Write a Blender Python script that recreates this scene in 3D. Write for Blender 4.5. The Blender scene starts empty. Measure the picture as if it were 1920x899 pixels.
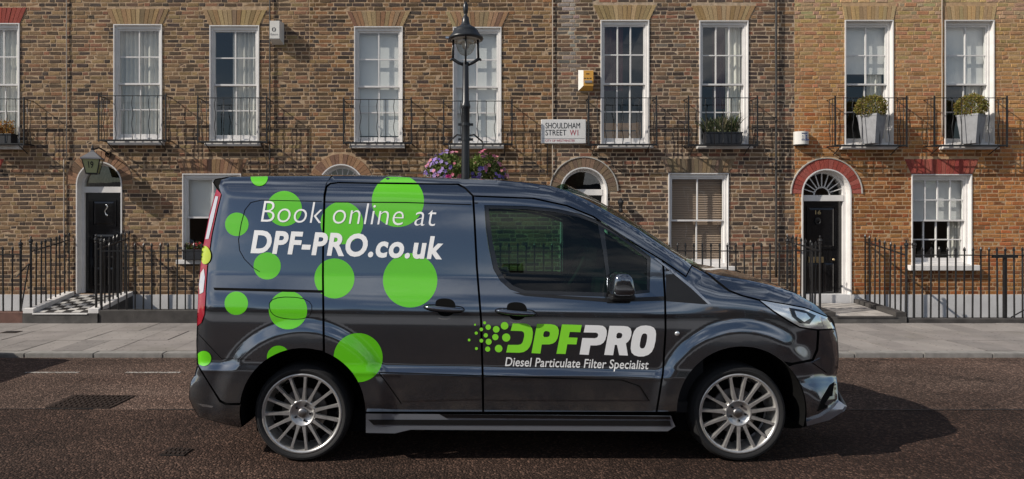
import bpy, bmesh, math, random
from mathutils import Vector, Matrix, noise
from mathutils.geometry import delaunay_2d_cdt

random.seed(11)
RND = random.random
def U(a, b): return random.uniform(a, b)
scene = bpy.context.scene
COL = scene.collection
PI = math.pi

# ------------------------------------------------------------------ camera
CZ = 1.855            # eye height above the gutter (camera stands on the opposite pavement)
F = 1200.0            # focal length in units of a 1920-wide frame
PX, PY = 860.0, 410.0 # principal point of the (shifted) frame
cam = bpy.data.cameras.new('camera')
cam.sensor_width = 36.0
cam.lens = F / 1920.0 * 36.0
cam.shift_x = (960.0 - PX) / 1920.0
cam.shift_y = (PY - 449.5) / 1920.0
cam.clip_start = 0.05
cam.clip_end = 2000
camo = bpy.data.objects.new('camera', cam)
camo.location = (0, 0, CZ)
camo.rotation_euler = (math.radians(90), 0, 0)
COL.objects.link(camo)
scene.camera = camo

# ------------------------------------------------------------------ sky and sun
SUN = Vector((1.0, 0.37, -0.74)).normalized()      # direction the light travels
elev = math.asin(-SUN.z)
azim = math.atan2(-SUN.x, -SUN.y)                  # from +Y, clockwise
world = bpy.data.worlds.new('World')
scene.world = world
world.use_nodes = True
wn = world.node_tree; wn.nodes.clear()
w_out = wn.nodes.new('ShaderNodeOutputWorld')
w_bg = wn.nodes.new('ShaderNodeBackground')
w_sky = wn.nodes.new('ShaderNodeTexSky')
w_sky.sky_type = 'NISHITA'; w_sky.sun_disc = False
w_sky.sun_elevation = elev; w_sky.sun_rotation = azim
w_sky.air_density = 1.0; w_sky.dust_density = 0.6; w_sky.ozone_density = 1.0
w_tc = wn.nodes.new('ShaderNodeTexCoord')
w_map = wn.nodes.new('ShaderNodeMapping'); w_map.inputs['Scale'].default_value = (1.0, 1.0, 3.2)
w_no = wn.nodes.new('ShaderNodeTexNoise'); w_no.inputs['Scale'].default_value = 2.6
w_no.inputs['Detail'].default_value = 7; w_no.inputs['Roughness'].default_value = 0.58
w_rp = wn.nodes.new('ShaderNodeValToRGB')
w_rp.color_ramp.elements[0].position = 0.50; w_rp.color_ramp.elements[1].position = 0.64
w_mx = wn.nodes.new('ShaderNodeMix'); w_mx.data_type = 'RGBA'
w_mx.inputs[7].default_value = (10.5, 10.6, 10.9, 1)   # sunlit cumulus
wn.links.new(w_tc.outputs['Generated'], w_map.inputs['Vector'])
wn.links.new(w_map.outputs['Vector'], w_no.inputs['Vector'])
wn.links.new(w_no.outputs['Fac'], w_rp.inputs['Fac'])
wn.links.new(w_rp.outputs['Color'], w_mx.inputs[0])
wn.links.new(w_sky.outputs['Color'], w_mx.inputs[6])
wn.links.new(w_mx.outputs[2], w_bg.inputs['Color'])
w_bg.inputs['Strength'].default_value = 0.085
wn.links.new(w_bg.outputs['Background'], w_out.inputs['Surface'])

sl = bpy.data.lights.new('sun', 'SUN')
sl.energy = 5.0; sl.angle = math.radians(0.5); sl.color = (1.0, 0.93, 0.83)
so = bpy.data.objects.new('sun', sl)
so.rotation_euler = SUN.to_track_quat('-Z', 'Y').to_euler()
so.location = (-30, -8, 25)
COL.objects.link(so)

scene.view_settings.view_transform = 'Standard'
scene.view_settings.look = 'None'
scene.view_settings.exposure = -0.06
scene.view_settings.gamma = 1.0
scene.view_settings.use_curve_mapping = False
scene.cycles.max_bounces = 8
scene.cycles.transparent_max_bounces = 16

# ------------------------------------------------------------------ materials
def _mat(name):
    m = bpy.data.materials.new(name); m.use_nodes = True
    nt = m.node_tree; b = nt.nodes['Principled BSDF']
    return m, nt, b

def mat(name, col, rough=0.6, metal=0.0, var=0.0, vscale=8.0, bump=0.0, bscale=60.0, spec=0.5, coat=0.0, col2=None, c2lo=0.45, c2hi=0.65, c2scale=4.0):
    m, nt, b = _mat(name)
    b.inputs['Base Color'].default_value = (*col, 1)
    b.inputs['Roughness'].default_value = rough
    b.inputs['Metallic'].default_value = metal
    b.inputs['Specular IOR Level'].default_value = spec
    b.inputs['Coat Weight'].default_value = coat
    b.inputs['Coat Roughness'].default_value = 0.04
    geo = nt.nodes.new('ShaderNodeNewGeometry')
    last = None
    if col2 is not None:
        n = nt.nodes.new('ShaderNodeTexNoise'); n.inputs['Scale'].default_value = c2scale; n.inputs['Detail'].default_value = 6
        nt.links.new(geo.outputs['Position'], n.inputs['Vector'])
        r = nt.nodes.new('ShaderNodeMapRange'); r.inputs[1].default_value = c2lo; r.inputs[2].default_value = c2hi
        nt.links.new(n.outputs['Fac'], r.inputs[0])
        x = nt.nodes.new('ShaderNodeMix'); x.data_type = 'RGBA'
        x.inputs[6].default_value = (*col, 1); x.inputs[7].default_value = (*col2, 1)
        nt.links.new(r.outputs[0], x.inputs[0]); last = x.outputs[2]
    if var > 0:
        n = nt.nodes.new('ShaderNodeTexNoise'); n.inputs['Scale'].default_value = vscale; n.inputs['Detail'].default_value = 5
        nt.links.new(geo.outputs['Position'], n.inputs['Vector'])
        r = nt.nodes.new('ShaderNodeMapRange'); r.inputs[1].default_value = 0.3; r.inputs[2].default_value = 0.7
        r.inputs[3].default_value = 1 - var; r.inputs[4].default_value = 1 + var
        nt.links.new(n.outputs['Fac'], r.inputs[0])
        x = nt.nodes.new('ShaderNodeVectorMath'); x.operation = 'SCALE'
        if last: nt.links.new(last, x.inputs[0])
        else: x.inputs[0].default_value = col
        nt.links.new(r.outputs[0], x.inputs['Scale']); last = x.outputs[0]
    if last: nt.links.new(last, b.inputs['Base Color'])
    if bump > 0:
        n = nt.nodes.new('ShaderNodeTexNoise'); n.inputs['Scale'].default_value = bscale; n.inputs['Detail'].default_value = 4
        nt.links.new(geo.outputs['Position'], n.inputs['Vector'])
        bp = nt.nodes.new('ShaderNodeBump'); bp.inputs['Strength'].default_value = bump; bp.inputs['Distance'].default_value = 0.01
        nt.links.new(n.outputs['Fac'], bp.inputs['Height']); nt.links.new(bp.outputs[0], b.inputs['Normal'])
    return m

def mat_attr(name, rough=0.9, var=0.25, vscale=55.0, bump=0.6, bscale=90.0, trans=0.0):
    """colour comes from the point attribute 'bcol' (one colour per brick, tile, leaf)"""
    m, nt, b = _mat(name)
    at = nt.nodes.new('ShaderNodeAttribute'); at.attribute_name = 'bcol'
    geo = nt.nodes.new('ShaderNodeNewGeometry')
    n = nt.nodes.new('ShaderNodeTexNoise'); n.inputs['Scale'].default_value = vscale; n.inputs['Detail'].default_value = 5
    nt.links.new(geo.outputs['Position'], n.inputs['Vector'])
    r = nt.nodes.new('ShaderNodeMapRange'); r.inputs[1].default_value = 0.3; r.inputs[2].default_value = 0.7
    r.inputs[3].default_value = 1 - var; r.inputs[4].default_value = 1 + var
    nt.links.new(n.outputs['Fac'], r.inputs[0])
    x = nt.nodes.new('ShaderNodeVectorMath'); x.operation = 'SCALE'
    nt.links.new(at.outputs['Color'], x.inputs[0]); nt.links.new(r.outputs[0], x.inputs['Scale'])
    nt.links.new(x.outputs[0], b.inputs['Base Color'])
    b.inputs['Roughness'].default_value = rough
    b.inputs['Specular IOR Level'].default_value = 0.25
    if bump:
        n2 = nt.nodes.new('ShaderNodeTexNoise'); n2.inputs['Scale'].default_value = bscale; n2.inputs['Detail'].default_value = 5
        nt.links.new(geo.outputs['Position'], n2.inputs['Vector'])
        bp = nt.nodes.new('ShaderNodeBump'); bp.inputs['Strength'].default_value = bump; bp.inputs['Distance'].default_value = 0.006
        nt.links.new(n2.outputs['Fac'], bp.inputs['Height']); nt.links.new(bp.outputs[0], b.inputs['Normal'])
    if trans:
        o = nt.nodes['Material Output']
        t = nt.nodes.new('ShaderNodeBsdfTranslucent'); nt.links.new(x.outputs[0], t.inputs['Color'])
        mx = nt.nodes.new('ShaderNodeMixShader'); mx.inputs[0].default_value = trans
        nt.links.new(b.outputs[0], mx.inputs[1]); nt.links.new(t.outputs[0], mx.inputs[2]); nt.links.new(mx.outputs[0], o.inputs['Surface'])
    return m

def mat_glass(name, tint, ior=1.6, wob=0.0, rough=0.0, wscale=2.5):
    m = bpy.data.materials.new(name); m.use_nodes = True
    nt = m.node_tree; nt.nodes.clear()
    o = nt.nodes.new('ShaderNodeOutputMaterial')
    t = nt.nodes.new('ShaderNodeBsdfTransparent'); t.inputs['Color'].default_value = (*tint, 1)
    g = nt.nodes.new('ShaderNodeBsdfGlossy'); g.inputs['Roughness'].default_value = rough
    f = nt.nodes.new('ShaderNodeFresnel')
    gb = nt.nodes.new('ShaderNodeNewGeometry'); io = nt.nodes.new('ShaderNodeMapRange')   # a thin pane: same reflectance from either side
    io.inputs[3].default_value = ior; io.inputs[4].default_value = 1/ior
    nt.links.new(gb.outputs['Backfacing'], io.inputs[0]); nt.links.new(io.outputs[0], f.inputs['IOR'])
    mx = nt.nodes.new('ShaderNodeMixShader')
    nt.links.new(f.outputs[0], mx.inputs[0]); nt.links.new(t.outputs[0], mx.inputs[1]); nt.links.new(g.outputs[0], mx.inputs[2])
    if wob:
        geo = nt.nodes.new('ShaderNodeNewGeometry')
        n = nt.nodes.new('ShaderNodeTexNoise'); n.inputs['Scale'].default_value = wscale; n.inputs['Detail'].default_value = 1
        nt.links.new(geo.outputs['Position'], n.inputs['Vector'])
        bp = nt.nodes.new('ShaderNodeBump'); bp.inputs['Strength'].default_value = wob; bp.inputs['Distance'].default_value = 0.02
        nt.links.new(n.outputs['Fac'], bp.inputs['Height']); nt.links.new(bp.outputs[0], g.inputs['Normal'])
    nt.links.new(mx.outputs[0], o.inputs['Surface'])
    return m

M = {}
M['brick'] = mat_attr('brick')
M['tile'] = mat_attr('tile', rough=0.55, var=0.1, bump=0.1)
M['leaf'] = mat_attr('leaf', rough=0.55, var=0.1, bump=0, trans=0.3)
M['petal'] = mat_attr('petal', rough=0.6, var=0.05, bump=0, trans=0.25)
M['mortar'] = mat('mortar', (.43, .305, .195), .95, var=.25, vscale=14, bump=.7, bscale=120)
M['mortar_dark'] = mat('mortar_dark', (.44, .335, .235), .95, var=.25, vscale=14, bump=.7, bscale=120)
M['mortar_orange'] = mat('mortar_orange', (.48, .32, .185), .95, var=.2, vscale=14, bump=.7, bscale=120)
M['stucco'] = mat('stucco', (.62, .61, .61), .85, var=.12, vscale=3, bump=.2, bscale=40)
M['white'] = mat('white_paint', (.70, .68, .665), .45, var=.06, vscale=6, bump=.08, bscale=50)
M['stone'] = mat('stone', (.42, .40, .37), .85, var=.2, vscale=6, bump=.4, bscale=70)
M['sill'] = mat('sill_paint', (.72, .70, .68), .6, var=.10, vscale=9, bump=.25, bscale=60)
M['iron'] = mat('iron', (.012, .012, .013), .38, var=.2, vscale=30, bump=.15, bscale=90)
M['lamp_black'] = mat('lamp_black', (.016, .018, .021), .34, var=.15, vscale=20, bump=.06, bscale=60)
M['door_black'] = mat('door_black', (.006, .006, .007), .16, coat=.5)
M['brass'] = mat('brass', (.55, .43, .24), .3, metal=1)
M['chrome'] = mat('chrome', (.6, .6, .6), .18, metal=1)
M['room'] = mat('room', (.07, .06, .052), .9)
M['curtain'] = mat('curtain', (.72, .68, .61), .9, var=.05)
M['curtain_grey'] = mat('curtain_grey', (.66, .62, .57), .9, var=.05)
M['blind'] = mat('blind', (.78, .76, .75), .85)
M['blind_brown'] = mat('blind_brown', (.46, .33, .25), .7)
M['drape_red'] = mat('drape_red', (.09, .02, .025), .9)
M['wood'] = mat('wood', (.46, .23, .085), .5, var=.2, vscale=12)
M['glass'] = mat_glass('window_glass', (.93, .96, .95), 1.95, wob=.06)
M['slab'] = mat('slab', (.25, .225, .21), .9, var=.14, vscale=3.0, bump=.35, bscale=110, col2=(.21, .19, .17), c2scale=1.7, c2lo=.5, c2hi=.75)
M['slab2'] = mat('slab2', (.22, .20, .187), .9, var=.14, vscale=3.5, bump=.35, bscale=110)
M['slab3'] = mat('slab3', (.275, .25, .232), .9, var=.12, vscale=2.5, bump=.35, bscale=110)
def spots(m, scale=7.0, lim=.10, dark=.5, chance=.55):
    nt = m.node_tree; b = nt.nodes['Principled BSDF']; src = b.inputs['Base Color'].links[0].from_socket
    geo = nt.nodes.new('ShaderNodeNewGeometry'); v = nt.nodes.new('ShaderNodeTexVoronoi'); v.inputs['Scale'].default_value = scale; v.voronoi_dimensions = '2D'
    nt.links.new(geo.outputs['Position'], v.inputs['Vector'])
    r = nt.nodes.new('ShaderNodeMapRange'); r.inputs[1].default_value = lim*.75; r.inputs[2].default_value = lim; r.inputs[3].default_value = dark; r.inputs[4].default_value = 1
    nt.links.new(v.outputs['Distance'], r.inputs[0])
    sp = nt.nodes.new('ShaderNodeSeparateColor'); nt.links.new(v.outputs['Color'], sp.inputs[0])
    g = nt.nodes.new('ShaderNodeMath'); g.operation = 'GREATER_THAN'; g.inputs[1].default_value = chance; nt.links.new(sp.outputs[0], g.inputs[0])
    mx = nt.nodes.new('ShaderNodeMath'); mx.operation = 'MAXIMUM'; nt.links.new(r.outputs[0], mx.inputs[0]); nt.links.new(g.outputs[0], mx.inputs[1])
    s = nt.nodes.new('ShaderNodeVectorMath'); s.operation = 'SCALE'; nt.links.new(src, s.inputs[0]); nt.links.new(mx.outputs[0], s.inputs['Scale']); nt.links.new(s.outputs[0], b.inputs['Base Color'])
for k in ('slab', 'slab2', 'slab3'): spots(M[k])
M['joint'] = mat('joint', (.10, .075, .05), .95)
M['kerb'] = mat('kerb', (.25, .238, .222), .85, var=.2, vscale=9, bump=.4, bscale=90)
M['plinth'] = mat('plinth', (.055, .05, .047), .85, var=.35, vscale=5, bump=.5, bscale=60)
M['step'] = mat('step', (.085, .08, .075), .85, var=.35, vscale=5, bump=.5, bscale=60)
M['marking'] = mat('marking', (.40, .37, .34), .8, col2=(.11, .085, .07), c2lo=.44, c2hi=.60, c2scale=45)
M['tar'] = mat('tar', (.012, .011, .011), .6)
M['cast'] = mat('cast_iron', (.06, .042, .035), .55, metal=.6, var=.4, vscale=30, bump=.3)
M['soil'] = mat('soil', (.05, .035, .025), .95)
M['sign_white'] = mat('sign_white', (.72, .71, .70), .35, var=.03)
M['ink_black'] = mat('ink_black', (.01, .01, .011), .45)
M['ink_red'] = mat('ink_red', (.42, .06, .08), .5)
M['ink_grey'] = mat('ink_grey', (.22, .21, .22), .5)
M['alarm_white'] = mat('alarm_white', (.70, .68, .64), .4, var=.05)
M['alarm_yellow'] = mat('alarm_yellow', (.66, .34, .06), .4, var=.08)
M['zinc'] = mat('zinc', (.27, .275, .29), .5, var=.15, vscale=10)
M['pipe'] = mat('pipe', (.03, .027, .025), .55)
M['cable_pale'] = mat('cable_pale', (.40, .34, .28), .7)
M['lantern_glass'] = mat('lantern_glass', (.36, .38, .20), .25, coat=.6)
M['green_box'] = mat('box_black', (.015, .017, .022), .5)
M['ground'] = mat('ground', (.10, .09, .08), .95, var=.3, vscale=.7)
M['slate'] = mat('slate', (.06, .06, .07), .7, var=.2)
M['roof_lead'] = mat('roof_lead', (.16, .16, .17), .7)

def road_mat(name, base, base2, bump=1.0):
    m, nt, b = _mat(name)
    geo = nt.nodes.new('ShaderNodeNewGeometry')
    v = nt.nodes.new('ShaderNodeTexVoronoi'); v.inputs['Scale'].default_value = 66
    nt.links.new(geo.outputs['Position'], v.inputs['Vector'])
    n = nt.nodes.new('ShaderNodeTexNoise'); n.inputs['Scale'].default_value = 1.3; n.inputs['Detail'].default_value = 6
    mp = nt.nodes.new('ShaderNodeMapping'); mp.inputs['Scale'].default_value = (.35, 1.6, 1)
    nt.links.new(geo.outputs['Position'], mp.inputs[0]); nt.links.new(mp.outputs[0], n.inputs['Vector'])
    r = nt.nodes.new('ShaderNodeMapRange'); r.inputs[1].default_value = .35; r.inputs[2].default_value = .68
    nt.links.new(n.outputs['Fac'], r.inputs[0])
    x = nt.nodes.new('ShaderNodeMix'); x.data_type = 'RGBA'
    x.inputs[6].default_value = (*base, 1); x.inputs[7].default_value = (*base2, 1)
    nt.links.new(r.outputs[0], x.inputs[0])
    # each chipping of the aggregate has its own tone
    sp = nt.nodes.new('ShaderNodeSeparateColor'); nt.links.new(v.outputs['Color'], sp.inputs[0])
    pw = nt.nodes.new('ShaderNodeMath'); pw.operation = 'POWER'; pw.inputs[1].default_value = 5
    nt.links.new(sp.outputs[0], pw.inputs[0])
    rr = nt.nodes.new('ShaderNodeMapRange'); rr.inputs[3].default_value = .62; rr.inputs[4].default_value = 2.6
    nt.links.new(pw.outputs[0], rr.inputs[0])
    s = nt.nodes.new('ShaderNodeVectorMath'); s.operation = 'SCALE'
    nt.links.new(x.outputs[2], s.inputs[0]); nt.links.new(rr.outputs[0], s.inputs['Scale'])
    pt = nt.nodes.new('ShaderNodeTexNoise'); pt.inputs['Scale'].default_value = .55; pt.inputs['Detail'].default_value = 3; pt.inputs['Distortion'].default_value = .6
    nt.links.new(geo.outputs['Position'], pt.inputs['Vector'])
    pr = nt.nodes.new('ShaderNodeMapRange'); pr.inputs[1].default_value = .38; pr.inputs[2].default_value = .62; pr.inputs[3].default_value = .72; pr.inputs[4].default_value = 1.22
    nt.links.new(pt.outputs['Fac'], pr.inputs[0])
    cv = nt.nodes.new('ShaderNodeTexVoronoi'); cv.feature = 'DISTANCE_TO_EDGE'; cv.inputs['Scale'].default_value = .42
    wp = nt.nodes.new('ShaderNodeTexNoise'); wp.inputs['Scale'].default_value = 3.5; wp.inputs['Detail'].default_value = 4
    nt.links.new(geo.outputs['Position'], wp.inputs['Vector'])
    wa = nt.nodes.new('ShaderNodeVectorMath'); wa.operation = 'MULTIPLY_ADD'; wa.inputs[1].default_value = (.5, .5, .5)
    nt.links.new(wp.outputs['Color'], wa.inputs[0]); nt.links.new(geo.outputs['Position'], wa.inputs[2]); nt.links.new(wa.outputs[0], cv.inputs['Vector'])
    cr = nt.nodes.new('ShaderNodeMapRange'); cr.inputs[1].default_value = .0; cr.inputs[2].default_value = .006; cr.inputs[3].default_value = .45; cr.inputs[4].default_value = 1
    nt.links.new(cv.outputs['Distance'], cr.inputs[0])
    mu = nt.nodes.new('ShaderNodeMath'); mu.operation = 'MULTIPLY'; nt.links.new(pr.outputs[0], mu.inputs[0]); nt.links.new(cr.outputs[0], mu.inputs[1])
    s2 = nt.nodes.new('ShaderNodeVectorMath'); s2.operation = 'SCALE'; nt.links.new(s.outputs[0], s2.inputs[0]); nt.links.new(mu.outputs[0], s2.inputs['Scale'])
    nt.links.new(s2.outputs[0], b.inputs['Base Color'])
    b.inputs['Roughness'].default_value = .85; b.inputs['Specular IOR Level'].default_value = .2
    n2 = nt.nodes.new('ShaderNodeTexNoise'); n2.inputs['Scale'].default_value = 22; n2.inputs['Detail'].default_value = 3
    nt.links.new(geo.outputs['Position'], n2.inputs['Vector'])
    ad = nt.nodes.new('ShaderNodeMath'); ad.operation = 'MULTIPLY_ADD'; ad.inputs[1].default_value = -1.0
    nt.links.new(v.outputs['Distance'], ad.inputs[0]); nt.links.new(n2.outputs['Fac'], ad.inputs[2])
    bp = nt.nodes.new('ShaderNodeBump'); bp.inputs['Strength'].default_value = bump; bp.inputs['Distance'].default_value = .013
    nt.links.new(ad.outputs[0], bp.inputs['Height']); nt.links.new(bp.outputs[0], b.inputs['Normal'])
    return m
M['road_far'] = road_mat('asphalt_pale', (.080, .050, .038), (.115, .077, .060), .8)  # paler asphalt tone on the kerb side of the seam
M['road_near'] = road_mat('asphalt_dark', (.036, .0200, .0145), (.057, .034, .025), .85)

# ------------------------------------------------------------------ mesh helpers
class MB:
    def __init__(s): s.v = []; s.f = []; s.c = []; s.col = (1, 1, 1)
    def add(s, vs, fs):
        o = len(s.v); s.v += [tuple(p) for p in vs]; s.f += [tuple(i + o for i in f) for f in fs]
        s.c += [s.col] * len(vs)
    def box(s, x0, x1, y0, y1, z0, z1, M4=None):
        vs = [Vector(p) for p in ((x0,y0,z0),(x1,y0,z0),(x1,y1,z0),(x0,y1,z0),(x0,y0,z1),(x1,y0,z1),(x1,y1,z1),(x0,y1,z1))]
        if M4: vs = [M4 @ p for p in vs]
        s.add(vs, [(0,3,2,1),(4,5,6,7),(0,1,5,4),(1,2,6,5),(2,3,7,6),(3,0,4,7)])
    def tube(s, pts, r, n=6, cap=True):
        pts = [Vector(p) for p in pts]; rs = r if isinstance(r, (list, tuple)) else [r] * len(pts)
        vs = []; fs = []
        prev = None
        for i, p in enumerate(pts):
            d = (pts[min(i+1, len(pts)-1)] - pts[max(i-1, 0)])
            d = d.normalized() if d.length > 1e-9 else Vector((0,0,1))
            a = prev if prev is not None else (Vector((1,0,0)) if abs(d.x) < .9 else Vector((0,1,0)))
            a = (a - d * a.dot(d)).normalized(); b = d.cross(a); prev = a
            for k in range(n):
                t = 2*PI*(k+.5)/n
                vs.append(p + (a*math.cos(t) + b*math.sin(t))*rs[i])
        for i in range(len(pts)-1):
            for k in range(n):
                fs.append((i*n+k, i*n+(k+1)%n, (i+1)*n+(k+1)%n, (i+1)*n+k))
        if cap:
            fs.append(tuple(range(n-1, -1, -1))); fs.append(tuple((len(pts)-1)*n+k for k in range(n)))
        s.add(vs, fs)
    def lathe(s, prof, n=24, axis='Z', c=(0,0,0), a0=0, a1=2*PI):
        c = Vector(c); vs = []; fs = []; full = abs(a1-a0-2*PI) < 1e-6; m = n if full else n+1
        for (r, h) in prof:
            for k in range(m):
                t = a0 + (a1-a0)*k/n
                if axis == 'Z': p = Vector((r*math.cos(t), r*math.sin(t), h))
                else: p = Vector((r*math.cos(t), h, r*math.sin(t)))
                vs.append(c + p)
        for i in range(len(prof)-1):
            for k in range(n):
                k2 = (k+1) % m
                f = (i*m+k, i*m+k2, (i+1)*m+k2, (i+1)*m+k)
                fs.append(f if axis == 'Z' else f[::-1])
        s.add(vs, fs)
    def prism(s, poly, y0, y1):
        """poly = list of (x,z), extruded from y0 (front) to y1 (back)"""
        n = len(poly)
        vs = [(x, y0, z) for x, z in poly] + [(x, y1, z) for x, z in poly]
        fs = [tuple(range(n)), tuple(range(2*n-1, n-1, -1))] + [(i+n, (i+1)%n+n, (i+1)%n, i) for i in range(n)]
        s.add(vs, fs)
    def grid(s, fn, nu, nv):
        vs = [fn(i/nu, j/nv) for j in range(nv+1) for i in range(nu+1)]
        s.add(vs, [(j*(nu+1)+i, j*(nu+1)+i+1, (j+1)*(nu+1)+i+1, (j+1)*(nu+1)+i) for j in range(nv) for i in range(nu)])
    def mesh(s, name, material, smooth=False, attr=False):
        me = bpy.data.meshes.new(name); me.from_pydata(s.v, [], s.f); me.update()
        me.materials.append(M[material] if isinstance(material, str) else material)
        if smooth: me.polygons.foreach_set('use_smooth', [True]*len(me.polygons))
        if attr:
            a = me.attributes.new('bcol', 'FLOAT_COLOR', 'POINT')
            a.data.foreach_set('color', [x for c in s.c for x in (*c, 1.0)])
        return me
    def build(s, name, material, parent=None, smooth=False, attr=False, recalc=False, bevel=0.0):
        me = s.mesh(name, material, smooth, attr)
        if recalc or bevel:
            bm = bmesh.new(); bm.from_mesh(me)
            if recalc: bmesh.ops.recalc_face_normals(bm, faces=bm.faces)
            if bevel: bmesh.ops.bevel(bm, geom=bm.edges[:], offset=bevel, segments=2, affect='EDGES', profile=.5, clamp_overlap=True)
            bm.to_mesh(me); bm.free()
        return link(name, me, parent)

def link(name, me, parent=None, loc=None):
    o = bpy.data.objects.new(name, me); COL.objects.link(o)
    if parent is not None: o.parent = parent
    if loc is not None: o.location = loc
    return o
def tag(o, label=None, cat=None, group=None, kind=None):
    if label: o['label'] = label
    if cat: o['category'] = cat
    if group: o['group'] = group
    if kind: o['kind'] = kind
    return o
def thing(name, label, cat, loc=(0,0,0), group=None):
    o = bpy.data.objects.new(name, None); COL.objects.link(o); o.location = loc; o.empty_display_size = .1
    return tag(o, label, cat, group)
def boxpart(name, material, parent, *b, bevel=0.0):
    m = MB(); m.box(*b); return m.build(name, material, parent, bevel=bevel)

def text_mesh(body, offset=0.0, res=4, spacing=1.0):
    cu = bpy.data.curves.new('t', 'FONT'); cu.body = body; cu.size = 1.0; cu.offset = offset
    cu.resolution_u = res; cu.space_character = spacing; cu.fill_mode = 'FRONT'
    ob = bpy.data.objects.new('t', cu); COL.objects.link(ob)
    dg = bpy.context.evaluated_depsgraph_get()
    me = bpy.data.meshes.new_from_object(ob.evaluated_get(dg))
    bpy.data.objects.remove(ob); bpy.data.curves.remove(cu)
    xs = [v.co.x for v in me.vertices]; 
    return me, min(xs), max(xs)
CAP = 0.729   # nominal cap height of the built-in font; measured below
_m, _a, _b = text_mesh('H'); CAP = max(v.co.y for v in _m.vertices); bpy.data.meshes.remove(_m)

def flat_text(body, material, parent, x0, x1, zbase, cap, y, offset=0.0, name='lettering', spacing=1.0):
    """letters standing on a wall-parallel plate: x0..x1 wide, cap height cap"""
    me, a, b = text_mesh(body, offset, spacing=spacing)
    sx = (x1-x0)/(b-a); sz = cap/CAP
    for v in me.vertices: v.co = Vector((x0+(v.co.x-a)*sx, y, zbase+v.co.y*sz))
    me.materials.clear(); me.materials.append(M[material])
    return link(name, me, parent)

def jit(c, s=.12):
    k = 1 + U(-s, s); return tuple(max(0, x*k*(1+U(-.05, .05))) for x in c)
def link(name, me, parent=None, loc=None):
    """world coordinates under a top-level thing, local ones under a part"""
    o = bpy.data.objects.new(name, me); COL.objects.link(o)
    if parent is not None:
        o.parent = parent
        if parent.parent is None: o.matrix_parent_inverse = Matrix.Translation(-parent.location)
    if loc is not None: o.location = loc
    return o
def empty_part(name, parent, loc=(0,0,0)):
    return link(name, None, parent, loc)

DF = 11.9                      # distance of the terrace front
SF = F/DF                      # 100.8 units of the 1920 frame per metre there
def FX(px): return (px-PX)/SF
def FZ(py): return CZ-(py-PY)/SF
PZ = 0.10                      # pavement level
KERB_Y, RAIL_Y = 8.32, 10.80
def road_z(y): return .042+.038*(1-min(1, abs((y-4.6)/3.72))**4)

# ================================================================== setting
def ground():
    prof = [(-400,-.05),(-3,-.05),(8.5,-.05),(10.93,-.05),(10.935,-1.35),(11.96,-1.35),(11.965,-.05),(60,-.05),(400,-.05)]
    m = MB(); m.v = [(x, y, z) for (y, z) in prof for x in (-400, -20, 20, 400)]
    m.f = [(i*4+k, i*4+k+1, (i+1)*4+k+1, (i+1)*4+k) for i in range(len(prof)-1) for k in range(3)]
    m.c = [(1,1,1)]*len(m.v)
    tag(m.build('ground', 'ground'), kind='structure')
ground()

road = tag(link('road', None), kind='structure')
SEAM = 5.95
def strip(name, material, y0, y1, n, x0=-45, x1=45, dz=0.0):
    m = MB(); m.grid(lambda u, v: (x0+(x1-x0)*u, y0+(y1-y0)*v, road_z(y0+(y1-y0)*v)+dz), 4, n)
    return m.build(name, material, road, smooth=True)
strip('pale_carriageway', 'road_far', SEAM, KERB_Y-.16, 14)
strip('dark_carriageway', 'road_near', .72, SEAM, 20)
strip('gutter', 'road_far', KERB_Y-.16, KERB_Y-.003, 2, dz=.003)
# tarred joint between the two surfaces, a wandering line
m = MB(); N = 240
pts = [(-12+24*i/N) for i in range(N+1)]
for i in range(N):
    a, b = pts[i], pts[i+1]
    def yy(x): return SEAM-.01 + .02*noise.noise(Vector((x*.9, 3.1, 0))) - .008*x*.3
    def ww(x): return .010+.008*noise.noise(Vector((x*2.3, 0, 5)))
    if noise.noise(Vector((a*1.1, 8, 0))) < -.33: continue
    q = [(a, yy(a)-ww(a)), (b, yy(b)-ww(b)), (b, yy(b)+ww(b)), (a, yy(a)+ww(a))]
    m.add([(x, y, road_z(y)+.004) for x, y in q], [(0,1,2,3)])
m.build('tar_joint', 'tar', road)
# broken white line of the parking bay
for i, (a, b) in enumerate(((-48, 52), (236, 338), (425, 525), (1560, 1665), (1755, 1860), (1950, 2050))):
    if i > 2: continue
    d = (CZ-road_z(7.6))*F/(700-PY)
    m = MB(); z = road_z(d)+.004
    xa, xb = (a+ (95 if i==0 else 0)-PX)*d/F, (b+(95 if i==0 else 0)-PX)*d/F
    m.grid(lambda u, v: (xa+(xb-xa)*u, d-.028+.056*v, road_z(d)+.005), 6, 1)
    m.build('lane_dash', 'marking', road)

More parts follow.
